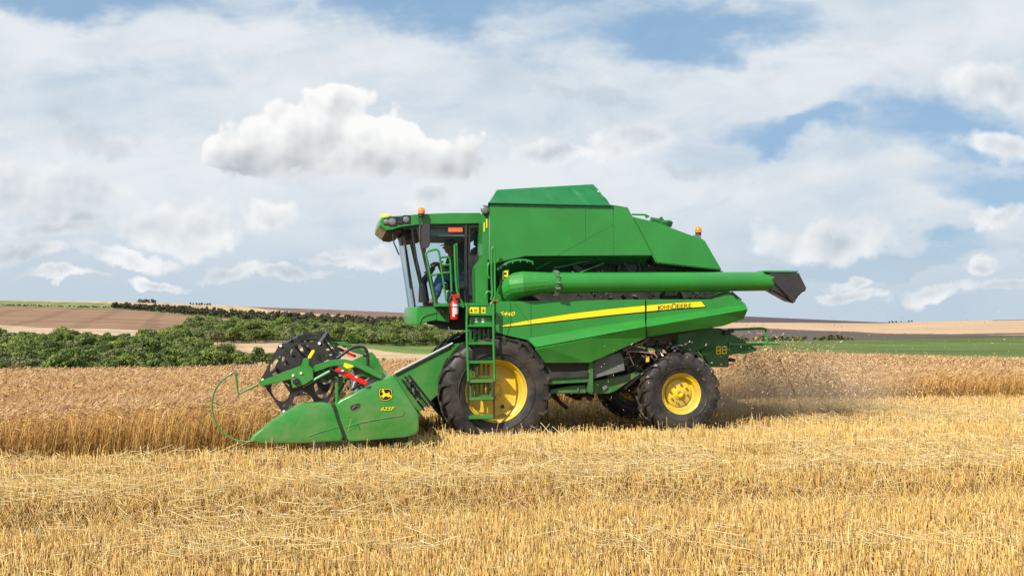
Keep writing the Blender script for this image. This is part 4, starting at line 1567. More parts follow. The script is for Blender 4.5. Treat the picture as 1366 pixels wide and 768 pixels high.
# dust specks, stray straw caught on the panels' edges
# ---- chassis under the side panels
core = [(662, 404), (975, 402), (985, 420), (955, 436), (900, 446), (860, 455), (820, 478), (790, 500), (727, 500), (690, 470), (662, 450)]
MB().px(core, 1.42, -1.42, 1.42).build('machine_core', DARK, M)
MB().px([(727, 483.5), (784, 483.5), (784, 498), (727, 499)], 1.50, 1.40).px([(724, 499), (784, 495.5), (784, 502), (724, 505)], 1.56, 1.40).build('dark_shelf', DARK, M)
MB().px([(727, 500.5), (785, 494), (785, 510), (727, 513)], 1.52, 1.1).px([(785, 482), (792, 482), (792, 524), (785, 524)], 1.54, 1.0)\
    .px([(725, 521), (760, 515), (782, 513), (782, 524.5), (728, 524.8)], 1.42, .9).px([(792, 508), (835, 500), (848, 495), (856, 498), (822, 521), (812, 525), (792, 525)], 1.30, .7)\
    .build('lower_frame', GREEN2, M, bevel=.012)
gp = MB().px([(792, 484), (800, 476), (828, 470), (832, 478), (834, 494), (792, 505)], 1.46, 1.35).build('grey_side_cover', GREY, M, bevel=.01)
MB().px([(802, 490), (814, 491.5), (814, 492.5), (802, 491)], 1.463, 1.46).px([(806, 487.5), (818, 488), (818, 489), (806, 488.5)], 1.463, 1.46).build('cover_slots', GREEN, gp)
MB().box(L3(771, 519, 1.44), (.02, .02, .05)).px([(803, 516), (808, 513), (811, 516), (805, 521)], 1.33, 1.29).build('marker_plate', LENS, M)
clutter(('hose', 'bracket'), (820, 455, 900, 475), 1.28, 1.46, 34, HOSE, 11, .010, .022, .6)
clutter(('pinkish_pipe', 'bracket'), (815, 462, 862, 472), 1.40, 1.52, 9, mat('pinkish_pipe', (0.36, 0.22, 0.18), 0.5), 12, .006, .010, .9, .3)
clutter(('frame_pipe', 'frame_bracket'), (800, 455, 935, 500), 1.05, 1.35, 34, GREEN2, 13, .012, .03, .5)
clutter(('hose', 'bracket'), (800, 460, 925, 505), 1.1, 1.4, 34, HOSE, 14, .008, .018, .5)
clutter(('metal_pipe', 'fitting'), (820, 455, 925, 480), 1.4, 1.48, 26, STEEL, 15, .004, .008, .1, .3)
clutter(('dark_pipe', 'dark_bracket'), (700, 490, 850, 528), .2, 1.1, 40, DARK, 16, .02, .05, .6)
MB().px([(862, 476), (866, 475), (866, 482), (862, 483)], 1.47, 1.45).build('yellow_tag', YEL, M)
# belly of the machine and its two axles
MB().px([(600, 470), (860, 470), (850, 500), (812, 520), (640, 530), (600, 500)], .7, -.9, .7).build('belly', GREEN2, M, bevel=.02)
MB().box((uF, 0, zF), (.34, 2.3, .40)).lathe([(-1.15, .001), (-1.15, .26), (-.9, .26), (-.9, .17), (.9, .17), (.9, .26), (1.15, .26), (1.15, .001)], (uF, 0, zF), 24).build('drive_axle', GREEN2, M, bevel=.01)
MB().box((uR, 0, zR + .02), (.2, 2.3, .18)).box((uR + .16, .2, zR + .05), (.08, 1.7, .07)).lathe([(-1.2, .001), (-1.2, .13), (-.95, .13), (-.95, .07), (.95, .07), (.95, .13), (1.2, .13), (1.2, .001)], (uR, 0, zR), 20).build('steering_axle', GREEN2, M, bevel=.01)
MB().tube([L3(833, 518, 1.2), L3(866, 490, 1.25)], .02, 8).tube([L3(822, 515, 1.2), L3(858, 486, 1.25)], .008, 6).build('steering_ram', GREY, M)
# guard over the front wheel
MB().px([(661.5, 447), (676, 450), (704, 456.5), (726, 484), (722, 486), (700, 460), (675, 452.5), (661.5, 449.5)], 1.6, 0.9).build('wheel_guard', BLK, M)

# ---- chopper and tail
tail = [(931.7, 449), (960, 437), (985, 450), (1011, 466), (972, 474), (973, 489.5), (948, 489.5), (935, 470)]
ch = MB().px(tail, .95, -.95, .95).build('straw_chopper', GREEN2, M, bevel=.012)
MB().px([(955.5, 462), (961.5, 461.5), (961.5, 472.5), (955.5, 472.5)], .956, .95).px([(963, 461.5), (969.5, 461), (969.5, 471.5), (963, 472)], .956, .95).build('warning_sticker', YDEC, ch)
MB().px([(957, 463.5), (960, 463.5), (960, 466), (957, 466)], .958, .9565).px([(957, 468.5), (960, 468.5), (960, 471), (957, 471)], .958, .9565)\
    .px([(964.5, 463), (968, 463), (968, 465.5), (964.5, 465.5)], .958, .9565).px([(964.5, 467.5), (968, 467.5), (968, 470), (964.5, 470)], .958, .9565).build('sticker_print', BLACKD, ch)
MB().px([(902, 445), (940, 437), (962, 438), (948, 460), (925, 470), (905, 468)], 1.1, -1.1).build('straw_hood', GREEN2, M, bevel=.02)
MB().px([(930, 472.5), (942, 470.5), (944, 472), (931, 476)], 1.12, 1.1).build('tail_bracket', GREEN, M)
MB().px([(985, 471), (1003, 465), (1010, 467), (992, 472.5)], .98, .95).build('chopper_deflector', GREEN, M)
mb = MB()
mb.tube([L3(976, 439.5, 1.0), L3(1012, 437.6, 1.0), L3(1019.5, 438, 1.0), L3(1022.5, 440.5, 1.0), L3(1023.5, 452, 1.0), L3(1023, 455, 1.0)], .022, 10, smooth=1)
mb.tube([L3(972, 459.3, 1.0), L3(1018, 459.2, 1.0), L3(1023, 457.5, 1.0), L3(1023.5, 453, 1.0)], .022, 10)
mb.tube([L3(1018, 458, 1.0), L3(1040, 458.4, .98)], .018, 8)
mb.tube([L3(1022, 439, 1.0), L3(1022, 439, -1.0)], .02, 8).tube([L3(976, 439.5, -1.0), L3(1022, 438.5, -1.0), L3(1023, 457, -1.0), L3(972, 459, -1.0)], .022, 8)
mb.build('tail_rail', GREEN, M, smooth=50)
MB().box(L3(975, 441, 1.0), (.10, .06, .07)).box(L3(970, 443, 1.0), (.12, .05, .09)).build('rail_hinge', BLK, M, bevel=.01)
MB().box(L3(976, 480, .9), (.10, .10, .06)).build('chopper_latch', BLK, M, bevel=.01)
# ---------------------------------------------------------------- cab
CV = 0.92
# roof: a moulded slab with a visor swelling forwards
roof = [(505.8, 301), (506.2, 293), (511, 289.5), (530, 288.2), (560, 285.6), (600, 284), (641, 283.8), (642, 298.5), (576, 299.5), (556, 300.5), (534, 303.5), (523, 307), (514, 308)]
ro = [L(x, y, CV) for x, y in roof]
cu_ = sum(p[0] for p in ro) / len(ro)
mb = MB()
inner = [(u, z) for u, z in ro]
secs = []
for v_, s in ((CV + .02, .965), (CV - .04, 1.0), (.5, 1.02), (0, 1.03), (-.5, 1.02), (-CV + .04, 1.0), (-CV - .02, .965)):
    secs.append([(cu_ + (u - cu_) * (s if u > cu_ else 1), v_, ro[3][1] + (z - ro[3][1]) * s + (0.03 * (1 - (v_ / CV) ** 2) if z > ro[3][1] - .02 else 0)) for u, z in ro])
n = len(ro)
V = [p for s in secs for p in s]
F = [(k * n + i, k * n + (i + 1) % n, (k + 1) * n + (i + 1) % n, (k + 1) * n + i) for k in range(len(secs) - 1) for i in range(n)]
F += [tuple(range(n)), tuple((len(secs) - 1) * n + i for i in range(n - 1, -1, -1))]
cr_ = MB().add(V, F).build('cab_roof', GREEN, M, smooth=40, bevel=.008)
# brown underside of the visor, lamps in dark pods
mb = MB().px([(511, 304), (523, 307), (534, 304), (536, 309), (527, 312), (518, 311)], CV - .06, -CV + .06, CV).build('visor_lining', BROWN, cr_)
for (x, y, s, t) in [(516.3, 295.8, .052, 1), (524.0, 295.6, .070, 1), (533.5, 294.5, .055, 0), (542.6, 292.8, .062, 1)]:
    u, z = L(x, y, CV + .03)
    lb = MB().box((u, CV + .0, z), (s * 2.1, .07, s * 2.3)).build('lamp_pod', BLK, cr_, bevel=.012)
    if t:
        MB().lathe([(.036, .001), (.034, s * .45), (.0355 - .008, s * .8), (.02, s * .85)], (u + .01, CV + .012, z), 20).build('work_lamp', LENS, cr_, smooth=50)
for k in range(4):      # lamps along the front of the visor
    u, z = L(507, 297, CV)
    vv = .62 - k * .41
    MB().lathe([(.012, .001), (.01, .05), (.0, .062)], (u - .01, vv, z - .02), 16, axis='u').build('work_lamp', LENS, cr_, smooth=50)
u, z = L(514.7, 290.5, .35)
MB().lathe([(0, .001), (0, .095), (.03, .095), (.055, .07), (.065, .001)], (u, .35, z), 24, axis='z').build('receiver_dome', YDEC, cr_, smooth=60)
beacon(562, 283.4, 1.02)
# dark header strip under the roof, and cab frame
MB().px([(534, 302), (576, 299), (643, 298.6), (643, 303), (577, 303.4), (540, 306)], CV - .02, -CV + .02, CV - .02).build('cab_header_rail', BLK, M)
def post(a, b, v, w, d=.06, far=False):
    p, q = Vector(L3(*a, abs(v))), Vector(L3(*b, abs(v)))
    if v < 0: p.y, q.y = v, v
    k = (q - p).normalized(); s = Vector((-k.z, 0, k.x)) * (w / 2); dv = Vector((0, d / 2, 0))
    MB().add([p - s - dv, p + s - dv, p + s + dv, p - s + dv, q - s - dv, q + s - dv, q + s + dv, q - s + dv],
             [(0, 1, 2, 3), (4, 7, 6, 5), (0, 4, 5, 1), (1, 5, 6, 2), (2, 6, 7, 3), (3, 7, 4, 0)]).build('cab_post', BLK, M, bevel=.008)


for s_ in (1, -1):
    vv = (CV - .03) * s_
    post((558, 303), (582, 408), vv, .075, .07)      # A-pillar and door frame
    post((549, 303), (565.5, 408), vv, .03, .04)
    post((621.5, 300), (621.5, 410), vv, .045, .07)
# the solid dark panel behind the door, with a small side window
ub0, zb0 = L(625, 300, CV - .03); ub1, zb1 = L(643, 408, CV - .03); uw, zw = L(634, 340, CV - .03)
mb = MB()
mb.box(((ub0 + ub1) / 2, CV - .05, (zw + zb1) / 2), (abs(ub0 - ub1), .07, zw - zb1))
mb.box((ub0 - .015, CV - .05, (zb0 + zw) / 2), (.03, .07, zb0 - zw)).box((ub1 + .02, CV - .05, (zb0 + zw) / 2), (.04, .07, zb0 - zw))
mb.box(((ub0 + ub1) / 2, CV - .05, zb0 - .02), (abs(ub0 - ub1), .07, .05))
mb.build('rear_quarter_panel', BLK, M, bevel=.006)
MB().box(((ub0 + ub1) / 2, CV - .045, (zb0 + zw) / 2), (abs(ub0 - ub1) - .02, .006, zb0 - zw - .03)).build('quarter_window', glass_m, M)
# same on the far side, simply mirrored, plus a back wall with a window
MB().box(((ub0 + ub1) / 2, -CV + .05, (zb0 + zb1) / 2), (abs(ub0 - ub1), .07, zb0 - zb1)).build('rear_quarter_panel', BLK, M)
mb = MB().box((ub1 + .02, 0, (zb1 + zb1 + .75) / 2), (.05, 1.7, .75)).box((ub1 + .02, 0, zb0 - .12), (.05, 1.7, .12))
for s_ in (-1, 1): mb.box((ub1 + .02, s_ * .8, (zb0 + zb1) / 2), (.05, .12, zb0 - zb1))
mb.build('cab_back_wall', BROWN, M)
# windscreen: curved glass leaning forward at the top
ws = []
t0, t1 = L(549, 306, CV), L(565, 409, CV)
s0, s1 = L(549, 303, CV), L(571, 408, CV)
NV = 14
for j in range(NV + 1):
    t = j / NV * 2 - 1
    b = (1 - t * t)
    for k in range(7):
        f = k / 6
        u = t0[0] + (t1[0] - t0[0]) * f + b * .18; z = t0[1] + (t1[1] - t0[1]) * f
        ws.append((u, t * (CV - .02), z))
F = [(j * 7 + k, j * 7 + k + 1, (j + 1) * 7 + k + 1, (j + 1) * 7 + k) for j in range(NV) for k in range(6)]
MB().add(ws, F).build('windscreen', glass_m, M, smooth=80)
# wrap-round corner pane between windscreen and A-pillar, door glass, far door glass
def pane(name, pts, v):
    return MB().add([L3(x, y, v) if v > 0 else (*[L(x, y, CV)[0]], v, L(x, y, CV)[1]) for x, y in pts], [tuple(range(len(pts)))]).build(name, glass_m, M)


pane('corner_pane', [(549, 306), (557, 303.5), (580, 408), (565, 409)], CV - .02)
pane('corner_pane', [(549, 306), (557, 303.5), (580, 408), (565, 409)], -CV + .02)
pane('door_glass', [(561, 303.5), (620, 303.2), (620, 408), (584, 408)], CV - .015)
pane('door_glass', [(561, 303.5), (620, 303.2), (620, 408), (584, 408)], -CV + .015)
# dark sun band inside the top of the cab, lining, sticker on the door glass
MB().px([(537, 306), (562, 303), (566, 316), (541, 320)], .7, -.7, .7).build('visor_side', BROWN, M)
mb = MB(); uh0, zh0 = L(566, 304, CV); uh1, zh1 = L(622, 316.5, CV)
mb.box(((uh0 + uh1) / 2 - .1, 0, (zh0 + zh1) / 2 + .02), (abs(uh0 - uh1), 1.6, zh0 - zh1 - .02)).build('roof_lining', mat('grey_lining', (.20, .26, .28), .8), M)
MB().px([(598, 303.8), (617, 303.8), (617, 309.2), (598, 309.2)], CV - .008, CV - .012).build('orange_sticker', ORST, M)
# wipers and screen shade arm
mb = MB().tube([L3(540, 322, .45), L3(545, 352, .45), L3(553, 400, .45)], .010, 6)
mb.tube([L3(540.5, 325, .47), L3(548, 385, .47)], .018, 5)
mb.build('wiper', BLK, M)
MB().tube([L3(524, 312, CV), L3(525.5, 324, CV), L3(532.5, 340, CV)], .012, 6).tube([L3(524, 312, CV), L3(532, 319, CV)], .010, 6).build('hand_grip', BLK, M)
# cab base: nose and floor
base = [(542.3, 421.5), (546, 409.6), (560, 408.8), (583, 408.4), (583, 426.8), (566, 430.5), (552.5, 434.6), (542.5, 433.3)]
base = [(556 + (x - 542.3) * .35 if x < 561 else x, y) for x, y in base]
b0 = [L(x, y, CV) for x, y in base]
mb = MB()
secs = []
for v_, du in ((CV, 0), (CV - .12, .06), (.45, .12), (0, .14), (-.45, .12), (-CV + .12, .06), (-CV, 0)):
    secs.append([(u + (du if u > b0[2][0] - .05 else 0), v_, z) for u, z in b0])
n = len(b0)
V = [p for s in secs for p in s]
F = [(k * n + i, k * n + (i + 1) % n, (k + 1) * n + (i + 1) % n, (k + 1) * n + i) for k in range(len(secs) - 1) for i in range(n)]
F += [tuple(range(n)), tuple((len(secs) - 1) * n + i for i in range(n - 1, -1, -1))]
cb = MB().add(V, F).build('cab_base', GREEN, M, smooth=40, bevel=.012)
mb = MB()
g1 = [L3(560, 431.5, CV + .004), L3(562, 425, CV + .004), L3(566, 421, CV + .004), L3(583, 416.5, CV + .004)]
mb.tube(g1, .012, 6, smooth=1)
g2 = [L3(552, 424, CV + .004), L3(560, 419.6, CV + .004), L3(582, 415, CV + .004)]
mb.build('base_groove', GREEN2, cb)
MB().px([(560, 408), (640, 406), (640, 410), (560, 410.5)], CV - .01, -CV + .01, CV).build('cab_floor', BLK, M)
MB().px([(583, 409), (642, 406.5), (642, 440), (600, 440), (583, 428)], CV - .1, -CV + .1, CV - .1).build('cab_underframe', DARK, M)
MB().px([(583, 411), (600, 410), (600, 430), (583, 427.5)], CV + .01, CV - .1).build('step_bracket', GREEN, M, bevel=.01)
b_ = MB().box(L3(591, 416.5, CV + .03), (.06, .03, .05)).build('side_lamp', BLK, M)
MB().lathe([(.0, .02), (.02, .018), (.022, .001)], L3(591, 416, CV + .045), 14).build('side_lamp_lens', ORG_M, b_)
MB().tube([L3(570, 430, .7), L3(590, 433, .8), L3(606, 428, .85)], .03, 6, smooth=1).tube([L3(598, 436, .9), L3(601, 444, .95), L3(607, 447, .95), L3(612, 442, .95)], .010, 6, smooth=2).build('underfloor_hose', HOSE, M)
# seat, steering column and console inside
def uz(px, py): return L(px, py, 0.0)
su, sz = L(612, 382, .05)
MB().box((su, 0, sz), (.50, .52, .12)).build('seat_cushion', SEATM, M, bevel=.03)
MB().box((su - .27, 0, sz + .36), (.12, .48, .66), Matrix.Rotation(-.12, 3, 'Y')).box((su - .32, 0, sz + .78), (.08, .26, .16)).build('seat_backrest', SEATM, M, bevel=.03)
MB().box((su, 0, sz - .25), (.36, .36, .36)).build('seat_base', SEATM, M, bevel=.02)
MB().box((su + .06, -.34, sz + .20), (.5, .12, .08)).build('armrest_console', SEATM, M, bevel=.02)
u, z = L(579, 356, .05)
R_ = Matrix.Rotation(math.radians(-58), 3, 'Y')
mb = MB()
pts = [Vector((u, 0, z)) + R_ @ Vector((0, math.cos(a) * .19, math.sin(a) * .19)) for a in [i * math.pi / 12 for i in range(25)]]
mb.tube(pts, .014, 6)
for a in (0, 2.1, 4.2):
    mb.tube([Vector((u, 0, z)), Vector((u, 0, z)) + R_ @ Vector((0, math.cos(a) * .19, math.sin(a) * .19))], .012, 5)
mb.build('steering_wheel', BLK, M)
u2, z2 = L(566, 403, .05)
MB().tube([(u, 0, z), (u2 + .02, 0, z2 + .35), (u2, 0, z2)], [.04, .07, .1], 10).build('steering_column', BLK, M)
# mirror on its arm
MB().px([(565, 299), (572, 298.2), (574.2, 301), (574, 326), (571, 330.5), (564.5, 332), (562.3, 329), (562.6, 302)], 1.32, 1.26).build('mirror', mat('mirror_back', (.05, .04, .043), .45), M, bevel=.012)
MB().tube([L3(559, 291, 1.02), L3(561, 299, 1.15), L3(567, 303, 1.27), L3(568, 316, 1.25)], .016, 6).tube([L3(561, 287, 1.02), L3(559.5, 315, 1.15), L3(560.5, 322, 1.2), L3(566, 316, 1.25)], .012, 6).build('mirror_arm', BLK, M)
# ---- platform, handrails, ladder
PV = 1.55
pl = MB().px([(583, 404.5), (660, 403.5), (660, 408), (583, 409)], 1.50, .93, 1.5).build('platform', GREEN, M, bevel=.006)


def rail(name, paths, r=.017, material=GREEN):
    mb = MB()
    for pts, v in paths:
        mb.tube([L3(x, y, v) for x, y in pts], r, 8, smooth=1)
    return mb.build(name, material, M, smooth=60)


rail('handrail', [([(581, 407), (578, 392), (569.5, 345), (568, 338), (570, 335.5), (580, 332.6), (584, 333), (586, 337), (589, 360), (595.5, 402)], 1.40), ([(574.6, 367.6), (587, 364.8), (601, 363)], 1.40)])
rail('handrail', [([(586.5, 343.6), (597, 342.3), (600, 344), (601, 350), (602, 372), (602.5, 391), (600, 400)], 1.42), ([(590, 353.6), (601, 353)], 1.42)])
rail('handrail', [([(606.5, 326), (607, 350), (609, 385), (612, 396), (617, 404), (618.5, 410)], 1.52), ([(609, 324.5), (609.5, 350), (611, 385), (612, 395)], 1.5)], .019)
rail('handrail', [([(655, 400), (657, 392), (655.5, 370), (656, 333), (658, 328.5), (660, 333), (660, 385), (661, 395), (656, 404), (654, 409)], 1.60), ([(655, 352), (651, 350), (650, 368), (653, 371)], 1.58), ([(647.5, 398), (648, 391), (652, 388), (656, 391)], 1.58)], .018)
MB().tube([L3(654, 405, 1.6), L3(660, 400, 1.6), L3(664, 402, 1.58)], .014, 6, smooth=1).build('orange_strap', ORST, M)
rail('platform_hoses', [([(600, 402), (597, 396), (600, 388), (605, 392), (606, 402)], 1.45), ([(602, 402), (600, 394), (604, 386), (608, 394)], 1.43)], .007, HOSE)
# tall green cover behind the cab
MB().px([(634.5, 356), (646, 340.8), (651.5, 344), (651.5, 404.5), (634.5, 404.5)], 1.35, .95).build('filter_cover', GREEN, M, bevel=.012)
# round lamp on the front corner of the tank
u, z = L(647, 279.5, 1.35)
b_ = MB().lathe([(-.03, .001), (-.03, .05), (0, .072), (.01, .072)], (u, 1.35, z), 20).tube([(u, 1.35, z), (u - .03, 1.32, z - .12)], .012, 6).build('corner_lamp', BLK, M)
MB().lathe([(.008, .066), (.02, .04), (.022, .001)], (u, 1.35, z), 20).build('corner_lamp_lens', LENS, b_)

# ladder: head plate, stringers, five treads and slotted risers
LV = 1.72
ld = empty('ladder', (0, 0, 0), 0, M)
MB().px([(623.5, 408.6), (658.2, 408.6), (658.2, 421), (623.5, 421)], LV - .02, LV - .07).build('head_plate', GREEN, ld, bevel=.006)
MB().px([(625, 409.6), (638.6, 409.6), (638.6, 417.6), (625, 417.6)], LV - .015, LV - .02).px([(642.2, 409.6), (647.6, 409.6), (647.6, 417.6), (642.2, 417.6)], LV - .015, LV - .02).build('warning_sticker', YDEC, ld)
mb = MB()
for q in [[(627, 416), (629, 411.3), (631, 416)], [(632.5, 412.5), (636.8, 412.5), (636.8, 413.6), (632.5, 413.6)], [(632.5, 414.8), (636.8, 414.8), (636.8, 415.8), (632.5, 415.8)],
          [(643.4, 412), (644.9, 410.6), (646.4, 412)], [(643.6, 413), (646.2, 413), (646.2, 416), (643.6, 416)]]:
    mb.px(q, LV - .0135, LV - .0148)
mb.build('sticker_print', BLACKD, ld)
MB().px([(627, 422.5), (656, 422.5), (656, 433), (627, 433)], LV - .10, LV - .13).build('upper_riser', GREEN, ld)
MB().px([(633.6, 424.6), (636.4, 424), (637, 429), (634.5, 430)], LV - .098, LV - .10).px([(642.2, 425), (644.3, 423.8), (646.4, 426), (645.5, 430), (642.6, 430)], LV - .098, LV - .10).build('pale_sticker', WHITE, ld)
MB().tube([L3(623.2, 405, LV), L3(622.6, 430, LV), L3(623.6, 470, LV), L3(625, 508, LV)], .021, 8).tube([L3(658.4, 405, LV), L3(658.2, 430, LV), L3(658.8, 470, LV), L3(659.8, 508, LV)], .021, 8).build('stringer', GREEN, ld, smooth=60)
MB().px([(624, 506), (626.2, 506), (626.2, 558), (624, 558)], LV + .01, LV - .03).px([(658.2, 506), (660.4, 506), (660.2, 558), (658, 558)], LV + .01, LV - .03).build('lower_stringer', BLK, ld)
for (y, hh, back, mt) in [(434.5, 3.2, 1, GREEN), (458, 3.6, 1, GREEN), (483, 3.8, 1, GREEN), (508.5, 4.2, 1, GREEN), (532, 4.0, 0, GREEN), (556.5, 5.0, 0, GREEN)]:
    u0_, z0_ = L(624.5, y, LV); u1_, _ = L(658.5, y, LV)
    d_ = .20
    MB().box(((u0_ + u1_) / 2, LV - d_ / 2 + .01, z0_), (abs(u0_ - u1_), d_, hh / 84)).build('tread', mt, ld, bevel=.008)
    if back:
        mb = MB()
        zt = z0_ - .04; zb = z0_ - .235
        for k in range(5):
            uu = u0_ + (u1_ - u0_) * (.14 + .18 * k)
            mb.box((uu, LV - .17, (zt + zb) / 2), (.035, .02, zt - zb))
        mb.box(((u0_ + u1_) / 2, LV - .172, zb), (abs(u0_ - u1_) * .9, .024, .02))
        mb.build('slotted_riser', GREEN2, ld)
MB().tube([L3(628, 531, LV - .12), L3(628, 514, LV - .12), L3(630, 511.5, LV - .12), L3(653, 511.5, LV - .12), L3(655, 514, LV - .12), L3(655, 531, LV - .12)], .011, 6).build('folding_stay', GREEN2, ld)

# ---- fire extinguisher hanging on the platform
ex = empty('fire_extinguisher', tuple(Matrix.Rotation(ROT, 3, 'Z') @ Vector(L3(606, 426, 1.56)) + Vector(ORG)), ROT)
tag(ex, 'red fire extinguisher with a white label hung beside the ladder of the harvester', 'fire extinguisher')
ex0 = Vector(L3(606, 426, 1.56))
hgt_ = L(606, 400, 1.56)[1] - ex0.z
MB().lathe([(0, .001), (0, .055), (.02, .062), (hgt_ * .82, .062), (hgt_ * .93, .045), (hgt_, .02), (hgt_, .001)], (0, 0, 0), 28, axis='z').build('cylinder_body', RED, ex, smooth=50)
MB().lathe([(hgt_, .001), (hgt_, .024), (hgt_ + .05, .024), (hgt_ + .05, .001)], (0, 0, 0), 12, axis='z').box((-.02, 0, hgt_ + .075), (.12, .025, .02)).box((-.025, 0, hgt_ + .045), (.11, .02, .015)).build('valve', RED, ex)
MB().tube([(.02, 0, hgt_ + .04), (.08, .01, hgt_ + .02), (.085, .02, hgt_ * .6), (.07, .03, hgt_ * .3)], .010, 8, smooth=2).build('hose', HOSE, ex)
lb = MB()
V = []; F = []
for k in range(9):
    a = math.radians(95 + k * 9)
    for z_ in (.09, .25): V.append((math.cos(a) * .0635, math.sin(a) * .0635, z_ * hgt_ / .32))
F = [(2 * k, 2 * k + 2, 2 * k + 3, 2 * k + 1) for k in range(8)]
lb.add(V, F).build('white_label', WHITE, ex)
lb = MB(); V = []
for k in range(4):
    a = math.radians(60 + k * 9)
    for z_ in (.05, .26): V.append((math.cos(a) * .0637, math.sin(a) * .0637, z_ * hgt_ / .32))
lb.add(V, [(2 * k, 2 * k + 2, 2 * k + 3, 2 * k + 1) for k in range(3)]).build('white_label', WHITE, ex)
MB().lathe([(hgt_ * .62, .066), (hgt_ * .66, .066)], (0, 0, 0), 24, axis='z').box((-.07, -.05, hgt_ * .64), (.10, .04, .02)).build('bracket_strap', BLK, M).location = ex0

# ---------------------------------------------------------------- driver
DR = empty('person', tuple(Matrix.Rotation(ROT, 3, 'Z') @ Vector((su, 0, 0)) + Vector(ORG)), ROT)
tag(DR, 'driver in green cap, dark green shirt and blue jeans, seated at the steering wheel', 'person')
hu, hz = L(600.0, 329.5, .0)
hx = hu - su
hipx, hipz = -0.14, sz + .14
shz = hz - .235; shx = hx - .035
SKIN = mat('skin', (.42, .22, .14), .55)
SHIRT = mat('green_shirt', (.03, .15, .09), .85, noise_amt=.2, noise_scale=8, bump=.3, bump_scale=12)
JEAN = mat('blue_denim', (.08, .2, .40), .85, noise_amt=.3, noise_scale=10)


def skin_mesh(name, verts, edges, radii, material, parent, root=0, sub=2):
    me = bpy.data.meshes.new(name)
    me.from_pydata(verts, edges, [])
    o = bpy.data.objects.new(name, me)
    link(o, parent)
    o.modifiers.new('skin', 'SKIN')
    sk_ = me.skin_vertices[0].data
    for i, r in enumerate(radii):
        sk_[i].radius = (r, r) if not isinstance(r, tuple) else r
        sk_[i].use_root = (i == root)
    s_ = o.modifiers.new('sub', 'SUBSURF'); s_.levels = s_.render_levels = sub
    me.materials.append(material)
    return o


wx, wz = L(583, 352, .0); wx -= su
kx = hipx + .46; kz = sz + .17
body_v = [(hipx, 0, hipz), ((hipx + shx) / 2 - .02, 0, (hipz + shz) / 2), (shx, 0, shz), (shx + .01, 0, shz + .09), (hx, 0, hz - .09),
          (shx, .19, shz - .02), (shx + .10, .24, shz - .27), (wx - .04, .14, wz + .0),
          (shx, -.19, shz - .02), (shx + .10, -.24, shz - .27), (wx - .04, -.14, wz + .0),
          (hipx + .02, .10, hipz - .02), (kx, .14, kz), (kx + .10, .13, kz - .42), (kx + .22, .13, kz - .46),
          (hipx + .02, -.10, hipz - .02), (kx, -.14, kz), (kx + .10, -.13, kz - .42), (kx + .22, -.13, kz - .46)]
body_e = [(0, 1), (1, 2), (2, 3), (3, 4), (2, 5), (5, 6), (6, 7), (2, 8), (8, 9), (9, 10), (0, 11), (11, 12), (12, 13), (13, 14), (0, 15), (15, 16), (16, 17), (17, 18)]
body_r = [.14, .14, .13, .055, .058, .075, .05, .032, .075, .05, .032, .10, .072, .045, .04, .10, .072, .045, .04]
bd = skin_mesh('body', body_v, body_e, body_r, SKIN, DR)
# shirt and jeans as slightly larger garments over the body
sh_v = [body_v[0], body_v[1], (shx, 0, shz), (shx, 0, shz + .03), body_v[5], ((shx + shx + .10) / 2, .215, shz - .145), body_v[6], body_v[8], (shx + .05, -.215, shz - .145), body_v[9]]
sh_e = [(0, 1), (1, 2), (2, 3), (2, 4), (4, 5), (5, 6), (2, 7), (7, 8), (8, 9)]
skin_mesh('shirt', sh_v, sh_e, [.158, .158, .146, .085, .09, .075, .063, .09, .075, .063], SHIRT, DR)
je_v = [(hipx, 0, hipz - .02), body_v[11], body_v[12], (kx + .09, .13, kz - .38), body_v[15], body_v[16], (kx + .09, -.13, kz - .38)]
skin_mesh('jeans', je_v, [(0, 1), (1, 2), (2, 3), (0, 4), (4, 5), (5, 6)], [.15, .118, .09, .068, .118, .09, .068], JEAN, DR)
for s_ in (1, -1):
    MB().box((kx + .16, .13 * s_, kz - .47), (.27, .095, .085)).build('shoe', BLK, DR, bevel=.03)
# head with face
hm_ = bpy.data.meshes.new('head')
bm = bmesh.new()
bmesh.ops.create_uvsphere(bm, u_segments=32, v_segments=24, radius=1)
for v_ in bm.verts:
    x, y, z = v_.co
    X = x * .098; Y = y * .077; Z = z * .122
    if z < 0: Y *= 1 - .28 * (-z); X = X * (1 - .12 * (-z)) + (.012 * -z if x > 0 else 0)
    if x > .55:
        nose = math.exp(-((z + .08) / .16) ** 2 - (y / .16) ** 2) * .030 * (1 + .5 * (z < -.08))
        X += nose
        X -= math.exp(-((z - .10) / .10) ** 2 - ((abs(y) - .36) / .16) ** 2) * .010
        X += math.exp(-((z + .42) / .05) ** 2 - (y / .26) ** 2) * .007
        X += math.exp(-((z + .54) / .05) ** 2 - (y / .22) ** 2) * .006
        X += math.exp(-((z + .82) / .12) ** 2 - (y / .25) ** 2) * .012
        X += math.exp(-((z - .25) / .08) ** 2 - (y / .6) ** 2) * .005
    v_.co = (hx + X, Y, hz + Z)
bm.to_mesh(hm_); bm.free()
hm_.materials.append(SKIN)
hm_.polygons.foreach_set('use_smooth', [True] * len(hm_.polygons))
head = link(bpy.data.objects.new('head', hm_), DR)
for s_ in (1, -1):
    e = MB().lathe([(-.012, .001), (-.008, .009), (0, .012), (.008, .009), (.012, .001)], (hx + .079, s_ * .029, hz + .012), 12, axis='u').build('eye', WHITE, head, smooth=80)
    MB().lathe([(.0, .001), (.002, .022), (.010, .032), (.014, .024), (.006, .001)], (hx - .008, s_ * .070, hz - .01), 14).build('ear', SKIN, head, smooth=80)
hair = MB()
V = []; F = []
